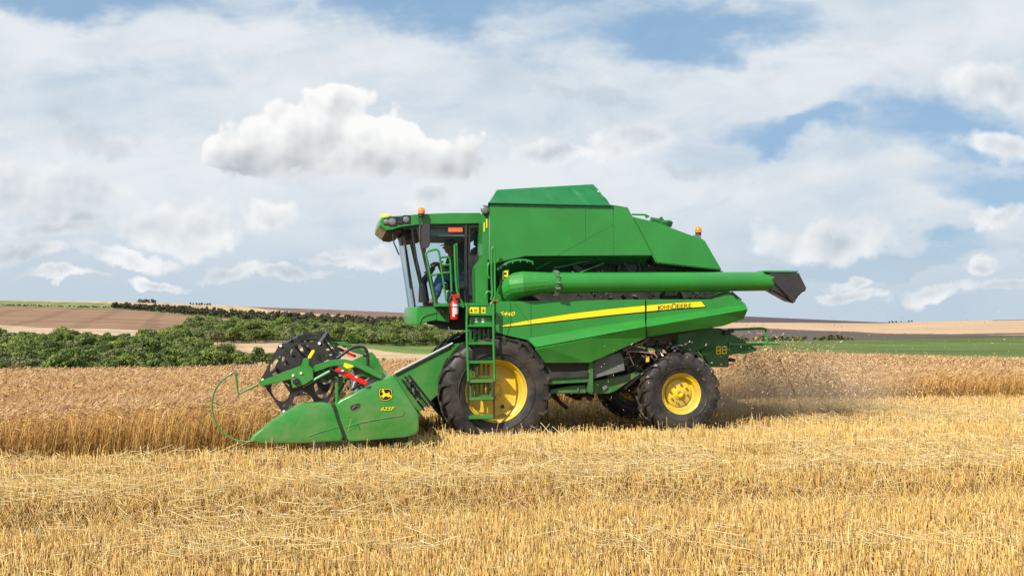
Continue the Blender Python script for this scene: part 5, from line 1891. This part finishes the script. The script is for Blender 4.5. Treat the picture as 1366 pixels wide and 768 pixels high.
for i in range(13):
    for j in range(7):
        a = math.radians(75 + 210 * i / 12); b_2 = math.radians(-25 + 70 * j / 6)
        V.append((hx - .004 + math.cos(a) * math.cos(b_2) * .101, math.sin(a) * math.cos(b_2) * .081, hz + .005 + math.sin(b_2) * .122))
F = [(i * 7 + j, (i + 1) * 7 + j, (i + 1) * 7 + j + 1, i * 7 + j + 1) for i in range(12) for j in range(6)]
hair.add(V, F).build('hair', mat('dark_hair', (.02, .013, .009), .7), DR, smooth=80)
cap_ = MB().lathe([(.035, .105), (.06, .106), (.10, .095), (.128, .06), (.138, .015), (.139, .001)], (hx - .004, 0, hz), 28, axis='z')
V = []
for i in range(13):
    a = math.radians(-62 + 124 * i / 12)
    V.append((hx + math.cos(a) * .100, math.sin(a) * .098, hz + .045))
    V.append((hx + .05 + math.cos(a) * .135, math.sin(a) * .085, hz + .030))
cap_.add(V, [(2 * i, 2 * i + 2, 2 * i + 3, 2 * i + 1) for i in range(12)])
cap_.build('cap', mat('green_cap', (.02, .17, .10), .8), DR, smooth=60, solid=.004)
# hands: palm and five separate curled fingers on the steering wheel rim
for s_ in (1, -1):
    w = Vector(body_v[7 if s_ > 0 else 10])
    vs = [w, w + Vector((.05, 0, .01)), w + Vector((.085, 0, .012))]
    es = [(0, 1), (1, 2)]; rs = [.026, (.034, .018), (.034, .016)]
    for k, ln in enumerate((.072, .080, .075, .060)):
        off_ = (k - 1.5) * .019
        b0_ = len(vs)
        p = w + Vector((.085, off_, .012))
        vs += [p + Vector((ln * .45, 0, .004)), p + Vector((ln * .75, 0, -.024)), p + Vector((ln * .55, 0, -.050))]
        es += [(2, b0_), (b0_, b0_ + 1), (b0_ + 1, b0_ + 2)]; rs += [.0088, .0082, .0075]
    b0_ = len(vs)
    vs += [w + Vector((.045, -.032 * s_, -.002)), w + Vector((.075, -.048 * s_, -.020)), w + Vector((.10, -.040 * s_, -.034))]
    es += [(1, b0_), (b0_, b0_ + 1), (b0_ + 1, b0_ + 2)]; rs += [.012, .010, .009]
    skin_mesh('hand', [tuple(v) for v in vs], es, rs, SKIN, DR, sub=1)

# ---------------------------------------------------------------- feeder house and header
fh = [(526, 499), (604, 459), (640, 452), (640, 480), (600, 512), (560, 549), (545, 545), (530, 510)]
_f = [L(x, y, .72) for x, y in fh]
MB().prism(_f, .72, -.72, [(u_ , z_ - .16) for u_, z_ in _f]).build('feeder_house', GREEN, M, bevel=.012)
MB().tube([L3(526.5, 497.5, .74), L3(604, 457.5, .74)], .018, 6).build('feeder_top_trim', mat('pale_trim', (.45, .5, .42), .5), M)
MB().tube([L3(527, 499.5, .745), L3(600, 462, .745)], .012, 6).build('feeder_gap', BLK, M)
mb = MB()
for a, b in [((540, 502), (572, 543)), ((545, 500), (577, 540)), ((536, 506), (566, 547))]:
    mb.tube([L3(*a, .76), L3(*b, .76)], .016, 6)
mb.tube([L3(544, 502, .78), L3(541, 515, .8), L3(549, 525, .8), L3(547, 505, .8), L3(552, 512, .8), L3(556, 528, .78)], .012, 6, smooth=2)
mb.build('feeder_hoses', HOSE, M)
MB().tube([L3(538, 504, .77), L3(570, 545, .77)], .006, 5).tube([L3(543, 501, .79), L3(575, 541, .79)], .006, 5).box(L3(547, 508, .8), (.04, .03, .03)).box(L3(551, 520, .8), (.03, .03, .05)).box(L3(556, 533, .8), (.03, .03, .03)).build('hose_fittings', STEEL, M)
MB().box(L3(607.5, 476, .75), (.05, .02, .05)).build('yellow_plate', YDEC, M)
mb = MB()
for a in ((562, 468, .725), (590, 525, .725), (572, 490, .725)):
    pass

HV = V_NEAR
def bulge_sheet(name, outline, v, depth, parent, th=.05, shrink=.07, material=GREEN):
    """moulded end sheet: outline on plane v-depth, crowned out to v"""
    pts = [L(x, y, v) for x, y in outline]
    cu2 = sum(p[0] for p in pts) / len(pts); cz2 = sum(p[1] for p in pts) / len(pts)
    def ins(k): return [(cu2 + (u - cu2) * (1 - k), cz2 + (z - cz2) * (1 - k)) for u, z in pts]
    n = len(pts)
    lv = [(ins(0), v - depth - th), (ins(0), v - depth), (ins(shrink * .35), v - depth * .35), (ins(shrink), v - depth * .06), (ins(shrink * 2.2), v), ]
    V = [(u, vv, z) for p, vv in lv for u, z in p]
    F = [(k * n + i, k * n + (i + 1) % n, (k + 1) * n + (i + 1) % n, (k + 1) * n + i) for k in range(len(lv) - 1) for i in range(n)]
    F.append(tuple((len(lv) - 1) * n + i for i in range(n)))
    F.append(tuple(range(n - 1, -1, -1)))
    return MB().add(V, F).build(name, material, parent, smooth=50)


def dense(pts, n=3):
    out = []
    for i in range(len(pts)):
        a = pts[i]; b = pts[(i + 1) % len(pts)]
        for k in range(n): out.append((a[0] + (b[0] - a[0]) * k / n, a[1] + (b[1] - a[1]) * k / n))
    return out


endp = [(446.5, 540), (452, 534), (516, 503), (522, 500.6), (526, 502), (531, 507), (556, 547), (559.5, 553), (559.5, 574), (557, 580), (540, 584), (465, 590), (461.5, 586), (452, 560)]
ep = bulge_sheet('header_end_panel', dense(endp, 2), HV, .07, M, shrink=.035)
divp = [(332, 588), (336, 581), (362, 561), (390, 543), (399, 538.8), (409, 536.8), (430, 537), (442, 538.6), (446, 543), (452, 562), (459.5, 583), (458, 589), (400, 592), (345, 592)]
dp = bulge_sheet('crop_divider', dense(divp, 2), HV + .03, .09, M, shrink=.05)
MB().px([(444.5, 538.5), (447.5, 541), (455, 563), (463.5, 587), (460, 590), (452, 566), (444, 545)], HV - .0, HV - .10).build('divider_gap', BLK, M)
# pressed creases, hand hole, emblem, model number
mb = MB().tube([L3(462, 570, HV + .001), L3(474, 565, HV + .003), L3(500, 559.5, HV + .003), L3(534, 554.5, HV + .003), L3(537.5, 553.5, HV + .003), L3(538.5, 548, HV + .003)], .007, 6, smooth=1)
mb.tube([L3(410, 582, HV + .031), L3(430, 575, HV + .033), L3(452, 569, HV + .030)], .006, 6, smooth=1)
mb.build('pressed_crease', GREEN, ep)
hh_ = [(466, 545), (466.5, 541.5), (470, 538.6), (476, 537), (480.5, 537), (481.5, 539.5), (480, 544), (475, 547.5), (469, 548.3)]
MB().px(hh_, HV + .004, HV - .02).build('hand_hole_rim', GREEN2, ep)
MB().px([(467.5, 544.6), (468, 542), (471, 539.8), (476, 538.6), (479.6, 538.5), (480, 540), (478.6, 543.4), (474.6, 546.2), (469.6, 547)], HV + .0055, HV + .004).build('hand_hole', BLK, ep)
MB().tube([L3(470, 544.5, HV + .008), L3(474, 541.5, HV + .012), L3(478.5, 541.5, HV + .008)], .006, 5).build('latch', STEEL, ep)
sq = [(504.6, 519.6), (507, 518.2), (514, 517.4), (521, 518), (523.2, 519.8), (524, 526), (523.6, 530.5), (521, 532.8), (514.5, 534.8), (509, 534), (506.6, 531.5), (505, 526)]
def scaled(pts, k):
    cx_ = sum(p[0] for p in pts) / len(pts); cy_ = sum(p[1] for p in pts) / len(pts)
    return [(cx_ + (x - cx_) * k, cy_ + (y - cy_) * k) for x, y in pts]
MB().px(sq, HV + .004, HV + .001).build('emblem_border', BLACKD, ep)
MB().px(scaled(sq, .92), HV + .0052, HV + .0042).build('emblem_ring', YDEC, ep)
MB().px(scaled(sq, .84), HV + .0064, HV + .0054).build('emblem_field', BLACKD, ep)
deer = [(507.6, 522.2), (509.4, 521.4), (510.4, 520.3), (509.4, 518.9), (510.6, 519.3), (511.4, 518.7), (512.0, 520.4), (512.8, 522.2), (513.0, 523.6), (514.6, 524.4), (517.6, 524.2), (518.4, 522.2), (519.4, 523.0), (519.5, 525.0),
        (520.6, 526.6), (522.4, 527.6), (523.2, 529.2), (522.6, 530.6), (521.6, 529.4), (519.4, 528.6), (518.4, 529.8), (516.6, 528.2), (514.2, 528.0), (513.0, 529.0), (511.2, 531.2), (510.2, 530.6), (511.0, 528.6), (508.6, 529.0), (506.8, 528.0), (509.4, 527.2), (511.0, 526.0), (510.8, 524.0), (510.2, 522.6)]
mb = MB(); dv = [L(x, y, HV) for x, y in deer]
mb.add([(u, HV + .0074, z) for u, z in dv], [tuple(range(len(dv)))])
mb.build('emblem_deer', YDEC, ep)
letter('625F', 508, 547.2, HV + .004, 4.9, 18.5, YDEC, ep, shear=.32, bold=.006, ext=.006)
# far end sheets of the header
def far_copy(o, vnew, name=None):
    c = o.copy(); COL.objects.link(c); c.parent = M
    c.scale = (1, -1, 1)
    return c
far_copy(ep, 0); far_copy(dp, 0)
# trough, back sheet, auger, cutter bar between the ends
ub, _z = L(545, 520, HV); uf, zf = L(455, 575, HV)
W2 = HV - .06
_zt = L(520, 505, HV)[1]
_zt = L(545, 540, HV)[1]
mb = MB().prism([(ub, .46), (ub, _zt), (ub - .05, _zt), (ub - .05, .44), (uf + .25, .30), (uf + .25, .32), (ub + .05, .43)], W2, -W2)
mb.build('header_trough', GREEN2, M)
mb = MB().box((uf + .28, 0, .315), (.12, 2 * W2, .03))
for k in range(100):
    v_ = -W2 + .04 + k * (2 * W2 - .08) / 99
    mb.add([(uf + .32, v_ - .012, .305), (uf + .32, v_ + .012, .305), (uf + .45, v_, .31), (uf + .32, v_, .33)], [(0, 1, 2), (0, 3, 1), (0, 2, 3), (1, 3, 2)])
mb.build('cutter_bar', STEEL, M)
ax_u, ax_z = ub + .38, .78
mb = MB().tube([(ax_u, W2, ax_z), (ax_u, -W2, ax_z)], .20, 20)
sv = MB()
for s_ in (1, -1):
    N_ = 160
    V = []; F = []
    for k in range(N_ + 1):
        t = k / N_
        a = t * 2 * math.pi * 6 * s_
        v_ = s_ * (W2 - t * (W2 - .6))
        for r in (.20, .31): V.append((ax_u + math.cos(a) * r, v_, ax_z + math.sin(a) * r))
    for k in range(N_): F.append((2 * k, 2 * k + 1, 2 * k + 3, 2 * k + 2))
    sv.add(V, F)
ag = mb.build('cross_auger', GREEN2, M, smooth=40)
sv.build('auger_flighting', mat('worn_steel', (.10, .10, .095), .5, metal=.6, noise_amt=.4), ag, smooth=60, solid=.006)

# ---- reel
rl = empty('reel', (0, 0, 0), 0, M)
RU, RZ_ = L(402.5, 503, HV - .12)
RAD = .52
hexpx = [(347, 510), (373.5, 459.5), (428, 454), (459, 497), (434, 546), (378.5, 549)]
hx_ang = [math.atan2(L(x, y, HV - .12)[1] - RZ_, L(x, y, HV - .12)[0] - RU) for x, y in hexpx]
hx_rad = [math.hypot(L(x, y, HV - .12)[0] - RU, L(x, y, HV - .12)[1] - RZ_) for x, y in hexpx]
print('reel', RU, RZ_, hx_rad)
rmean = sum(hx_rad) / 6


def reel_plate(v, wide):
    """hexagonal spider plate with six oval openings"""
    bm = bmesh.new()
    th = .018
    a0_ = hx_ang[1]
    def P_(a, r): return Vector((RU + math.cos(a) * r, 0, RZ_ + math.sin(a) * r))
    faces = []
    for k in range(6):
        a = a0_ + k * math.pi / 3; b = a + math.pi / 3
        mid_ = a + math.pi / 6
        A, B, C0 = P_(a, rmean), P_(b, rmean), P_(mid_, .0)
        O = P_(0, 0)
        cm = (A + B) / 2
        hc = P_(mid_, rmean * .59)
        e1 = (B - A).normalized(); e2 = (cm - O).normalized()
        hole = []
        nh = 20
        for i in range(nh):
            t = 2 * math.pi * i / nh
            w_ = .130 * (1 + .28 * math.sin(t))
            hole.append(hc + e1 * math.cos(t) * w_ + e2 * math.sin(t) * (.118))
        # outer loop of the wedge sampled at the same number of points, matched by direction from hc
        outer = []
        tri = [O, A, B]
        for hpt in hole:
            d = (hpt - hc).normalized()
            best = None
            for i in range(3):
                p, q = tri[i], tri[(i + 1) % 3]
                e = q - p
                den = d.x * e.z - d.z * e.x
                if abs(den) < 1e-9: continue
                w0 = p - hc
                t = (w0.x * e.z - w0.z * e.x) / den
                s = (w0.x * d.z - w0.z * d.x) / den
                if t > 0 and -1e-6 <= s <= 1 + 1e-6 and (best is None or t < best): best = t
            outer.append(hc + d * best)
        for i in range(nh):
            faces.append((hole[i], outer[i], outer[(i + 1) % nh], hole[(i + 1) % nh]))
            # wedge corners missed between samples
        for c_ in tri:
            ang = [((c_ - hc).normalized().dot((h2 - hc).normalized())) for h2 in hole]
            i1 = max(range(nh), key=lambda i: ang[i])
            i2 = max([(i1 - 1) % nh, (i1 + 1) % nh], key=lambda i: ang[i])
            faces.append((outer[i1], c_, outer[i2]))
    mb = MB()
    for f in faces:
        mb.add([(p.x, v, p.z) for p in f], [tuple(range(len(f)))])
    bm.free()
    o = mb.build('reel_plate', BLK, rl, solid=0)
    o.data.polygons.foreach_set('use_smooth', [False] * len(o.data.polygons))
    sm = o.modifiers.new('solid', 'SOLIDIFY'); sm.thickness = th; sm.offset = 0
    return o


for k, v_ in enumerate((HV - .14, 1.30, -1.30, -HV + .14)):
    pl_ = reel_plate(v_, k in (0, 5))
MB().tube([(RU, HV - .10, RZ_), (RU, -HV + .10, RZ_)], .075, 20).build('reel_shaft', BLK, rl, smooth=50)
for k in range(6):
    a = hx_ang[1] + k * math.pi / 3
    bu_, bz = RU + math.cos(a) * (rmean - .03), RZ_ + math.sin(a) * (rmean - .03)
    bat = MB().tube([(bu_, HV - .12, bz), (bu_, -HV + .12, bz)], .024, 8).build('bat', BLK, rl, smooth=50)
    tn = MB()
    for j in range(44):
        v_ = HV - .25 - j * (2 * HV - .5) / 43
        tn.tube([(bu_, v_, bz), (bu_ + .015, v_, bz - .13), (bu_ - .03, v_, bz - .24)], .0042, 4)
    tn.box((bu_, 0, bz), (.012, 2 * HV - .45, .012))
    t_ = tn.build('tine_row', BLK, bat)
    MB().lathe([(0, .001), (0, .020), (.02, .018), (.022, .001)], (bu_, HV - .128, bz), 12).build('bat_end_bolt', WHITE, rl)
# reel arm, near side and its mirrored twin on the far side
for s_ in (1, -1):
    def q(x, y, v):
        u, z = L(x, y, abs(v)); return (u, v, z)
    v_ = (HV - .02) * s_
    rn = 'reel_arm'
    mb = MB()
    def bar(pts, v1, v2):
        o_ = [L(x, y, HV) for x, y in pts]
        mb.prism(o_, v1 * s_, v2 * s_)
    bar([(344, 510.5), (347, 508.2), (400, 488), (419, 487.5), (439, 480.5), (459, 478.8), (474, 482), (489, 488.5), (511, 501), (509, 506), (487, 495.5), (473, 489.2), (459, 486.8), (441, 488.8), (420, 496.5), (398, 503.5), (349, 515)], HV + .0, HV - .07)
    arm = mb.build('reel_arm', GREEN, M, bevel=.008)
    mb = MB()
    bar([(387, 499), (401, 491), (402, 487), (405, 478), (410, 476.5), (413, 479), (412.5, 487), (418, 492), (418.5, 505), (408, 512), (391, 517.5), (389, 511)], HV + .06, HV + .002)
    mb.build('arm_bracket', GREEN, arm, bevel=.008)
    mb = MB()
    for (x, y, r) in ((391, 500.5, .016), (401.5, 497.5, .016)):
        u, z = L(x, y, HV + .06); mb.lathe([(.06, .001), (.06, r), (.075, r), (.078, .001)] if s_ > 0 else [(-.06, .001), (-.06, r), (-.075, r), (-.078, .001)], (u, HV * s_, z), 10)
    mb.build('bracket_bolts', WHITE, arm)
    u, z = L(395, 508, HV + .06)
    MB().lathe([(.06, .001), (.06, .042), (.09, .042), (.10, .03), (.10, .001)] if s_ > 0 else [(-.06, .001), (-.06, .042), (-.09, .042), (-.10, .03), (-.10, .001)], (u, HV * s_, z), 18).build('pivot_cap', BLK, arm)
    MB().tube([q(404, 516, v_ + .03 * s_), q(437, 496.5, v_ + .03 * s_)], .012, 8).build('ram_rod', STEEL, arm)
    MB().tube([q(418, 507, v_ + .05 * s_), q(440, 495, v_ + .05 * s_)], .022, 8).build('reel_ram', GREEN, arm)
    MB().tube([q(449, 502, v_ - .05 * s_), q(449.5, 537, v_ - .05 * s_)], .022, 8).build('arm_support', GREEN, arm)
    mb = MB(); bar([(446, 494.6), (448.5, 490), (452, 490.4), (491, 508.5), (489.5, 513.5), (486, 513), (449, 496.6)], HV + .055, HV + .03)
    rg = mb.build('red_safety_stop', RED, arm, bevel=.01)
    mb = MB(); bar([(455, 494), (456.5, 492.3), (459, 493.4), (457.6, 495.2)], HV + .058, HV + .0555); bar([(473, 502.4), (474.4, 500.7), (477, 501.9), (475.6, 503.7)], HV + .058, HV + .0555)
    mb.build('white_mark', WHITE, rg)
    mb = MB(); bar([(410.5, 476), (416.6, 466), (420, 467), (420, 469), (414.5, 478), (411.5, 478)], HV + .05, HV + .02); mb.build('yellow_handle', YDEC, arm, bevel=.006)
    mb = MB(); bar([(458, 488), (459.5, 483.4), (470, 486.5), (472.5, 489.5), (466, 493)], HV + .045, HV + .01); mb.build('yellow_plate', YDEC, arm)
    mb = MB(); bar([(470, 492), (474, 484), (492, 489), (512, 499), (508, 508), (492, 504), (478, 500)], HV - .08, HV - .16); mb.build('arm_root', GREEN2, arm, bevel=.008)
# hoses over the header
MB().tube([L3(449, 478, 3.2), L3(460, 470, 3.2), L3(468, 464, 3.2), L3(477, 461.6, 3.2), L3(486, 463, 3.2), L3(490.5, 470, 3.2), L3(491, 487, 3.2)], .022, 8, smooth=2).build('hose_loop', HOSE, M, smooth=80)
MB().tube([L3(440, 492, HV + .03), L3(455, 498, HV + .07), L3(464, 492, HV + .07), L3(474, 489, HV + .06), L3(484, 494, HV + .04)], .008, 6, smooth=2).build('reel_hose', HOSE, M, smooth=80)
mb = MB()
for a, b, r in [((445, 535), (462, 505), .02), ((462, 505), (500, 497), .02), ((470, 520), (495, 503), .018), ((478, 488), (505, 495), .02)]:
    mb.tube([L3(*a, HV - .35), L3(*b, HV - .35)], r, 6)
mb.build('header_linkage', GREEN2, M)
# divider hoop
mb = MB().tube([L3(344, 512.5, HV), L3(330, 519.5, HV), L3(318.2, 526.5, HV), L3(316.5, 515, HV), L3(314.2, 495.5, HV)], .014, 8)
mb.tube([L3(314.2, 495.2, HV), L3(306, 499.5, HV), L3(296, 507, HV), L3(288.5, 516.5, HV), L3(284, 528, HV), L3(282.6, 543, HV), L3(285.2, 557.5, HV), L3(291.5, 570, HV), L3(302.5, 581, HV), L3(314, 587, HV), L3(328, 589, HV + .02), L3(338, 588, HV + .02)], .012, 8, smooth=1)
mb.build('divider_hoop', GREEN, M, smooth=80)
MB().box(L3(314, 496, HV), (.035, .035, .05)).build('hoop_clamp', STEEL, M)

# ---------------------------------------------------------------- chaff thrown out at the back
ch_s = Soup()
n = 17000
uc = -rng.gamma(2.2, 0.75, n)
u_src, z_src = L(985, 470, .0)
uu = u_src + uc
vv = rng.normal(0, 1, n) * (0.55 + 0.20 * np.abs(uc)) - .3
zz = z_src - 0.10 - (np.abs(uc) ** 1.25) * 0.17 + rng.normal(0, .24, n)
zz = np.where(zz < .1, rng.uniform(.05, .9, n), zz)
n2_ = 1100      # stray flecks drifting wider
uu2 = u_src - rng.uniform(-1.5, 6.0, n2_); vv2 = rng.uniform(-2.5, 3.0, n2_); zz2 = np.abs(rng.normal(1.0, .55, n2_)) + .1
uu = np.concatenate([uu, uu2]); vv = np.concatenate([vv, vv2]); zz = np.concatenate([zz, zz2])
n3 = 240        # chaff flying round the rear wheel and chassis
uu3 = rng.uniform(uR - 1.2, uR + 1.6, n3); vv3 = rng.uniform(1.55, 2.3, n3); zz3 = rng.uniform(.25, 1.7, n3)
uu = np.concatenate([uu, uu3]); vv = np.concatenate([vv, vv3]); zz = np.concatenate([zz, zz3])
n = len(uu)
x = ORG[0] + uu * FW[0] + vv * NR[0]; y = ORG[1] + uu * FW[1] + vv * NR[1]
d = rng.normal(0, 1, (n, 3)); d /= np.linalg.norm(d, axis=1, keepdims=True)
s = np.cross(d, rng.normal(0, 1, (n, 3))); s /= np.linalg.norm(s, axis=1, keepdims=True)
ln = (.006 + .028 * rng.random(n) ** 2.5)[:, None]; w = rng.uniform(.002, .0055, n)[:, None]
p = np.stack([x, y, zz], -1)
V = np.stack([p - d * ln - s * w, p + d * ln - s * w, p + d * ln + s * w, p - d * ln + s * w], 1).reshape(-1, 3)
t = palette(n, [(.82, .62, .34), (.62, .40, .2), (.32, .18, .09)], [2, 3, 2])
cl_ = np.zeros(n, bool); cl_[:17000] = rng.random(17000) < .75 * np.exp(-np.abs(uc) / .8)
t = np.where(cl_[:, None], t * np.array([.42, .34, .28]), t)
ch_s.add(V, [np.arange(n * 4).reshape(-1, 4)], np.repeat(t, 4, 0))
o = ch_s.obj('flying_chaff', straw_m)
tag(o, 'chaff and broken straw blown out behind the harvester', 'chaff', kind='stuff')

# fine dust hanging in the chaff
du = bpy.data.materials.new('dust')
du.use_nodes = True
nt = du.node_tree; nt.nodes.clear()
h = G(nt)
co = h.n('ShaderNodeTexCoord').outputs['Object']
r_ = h.v('LENGTH', co)
den = h.ramp(r_, 1.0, 0.2, 0.0, 1.0)
den = h.m('MULTIPLY', den, h.ramp(h.noise(co, 2.2, 4, 0.6), 0.35, 0.65, 0.2, 1.0))
pv = h.n('ShaderNodeVolumePrincipled')
pv.inputs['Color'].default_value = (.84, .66, .47, 1)
h.put(pv.inputs['Density'], h.m('MULTIPLY', den, 0.95))
ou = h.n('ShaderNodeOutputMaterial'); nt.links.new(pv.outputs[0], ou.inputs['Volume'])
bm = bmesh.new(); bmesh.ops.create_icosphere(bm, subdivisions=3, radius=1.0)
me = bpy.data.meshes.new('chaff_dust'); bm.to_mesh(me); bm.free(); me.materials.append(du)
o = link(bpy.data.objects.new('chaff_dust', me))
c_ = ORG + FW * (uR - 3.3) - NR * 1.2
o.location = (c_[0], c_[1], 0.55); o.scale = (3.2, 1.9, 0.95); o.rotation_euler = (0, 0.10, ROT)
tag(o, 'thin brown dust hanging in the chaff behind the harvester', 'dust', kind='stuff')
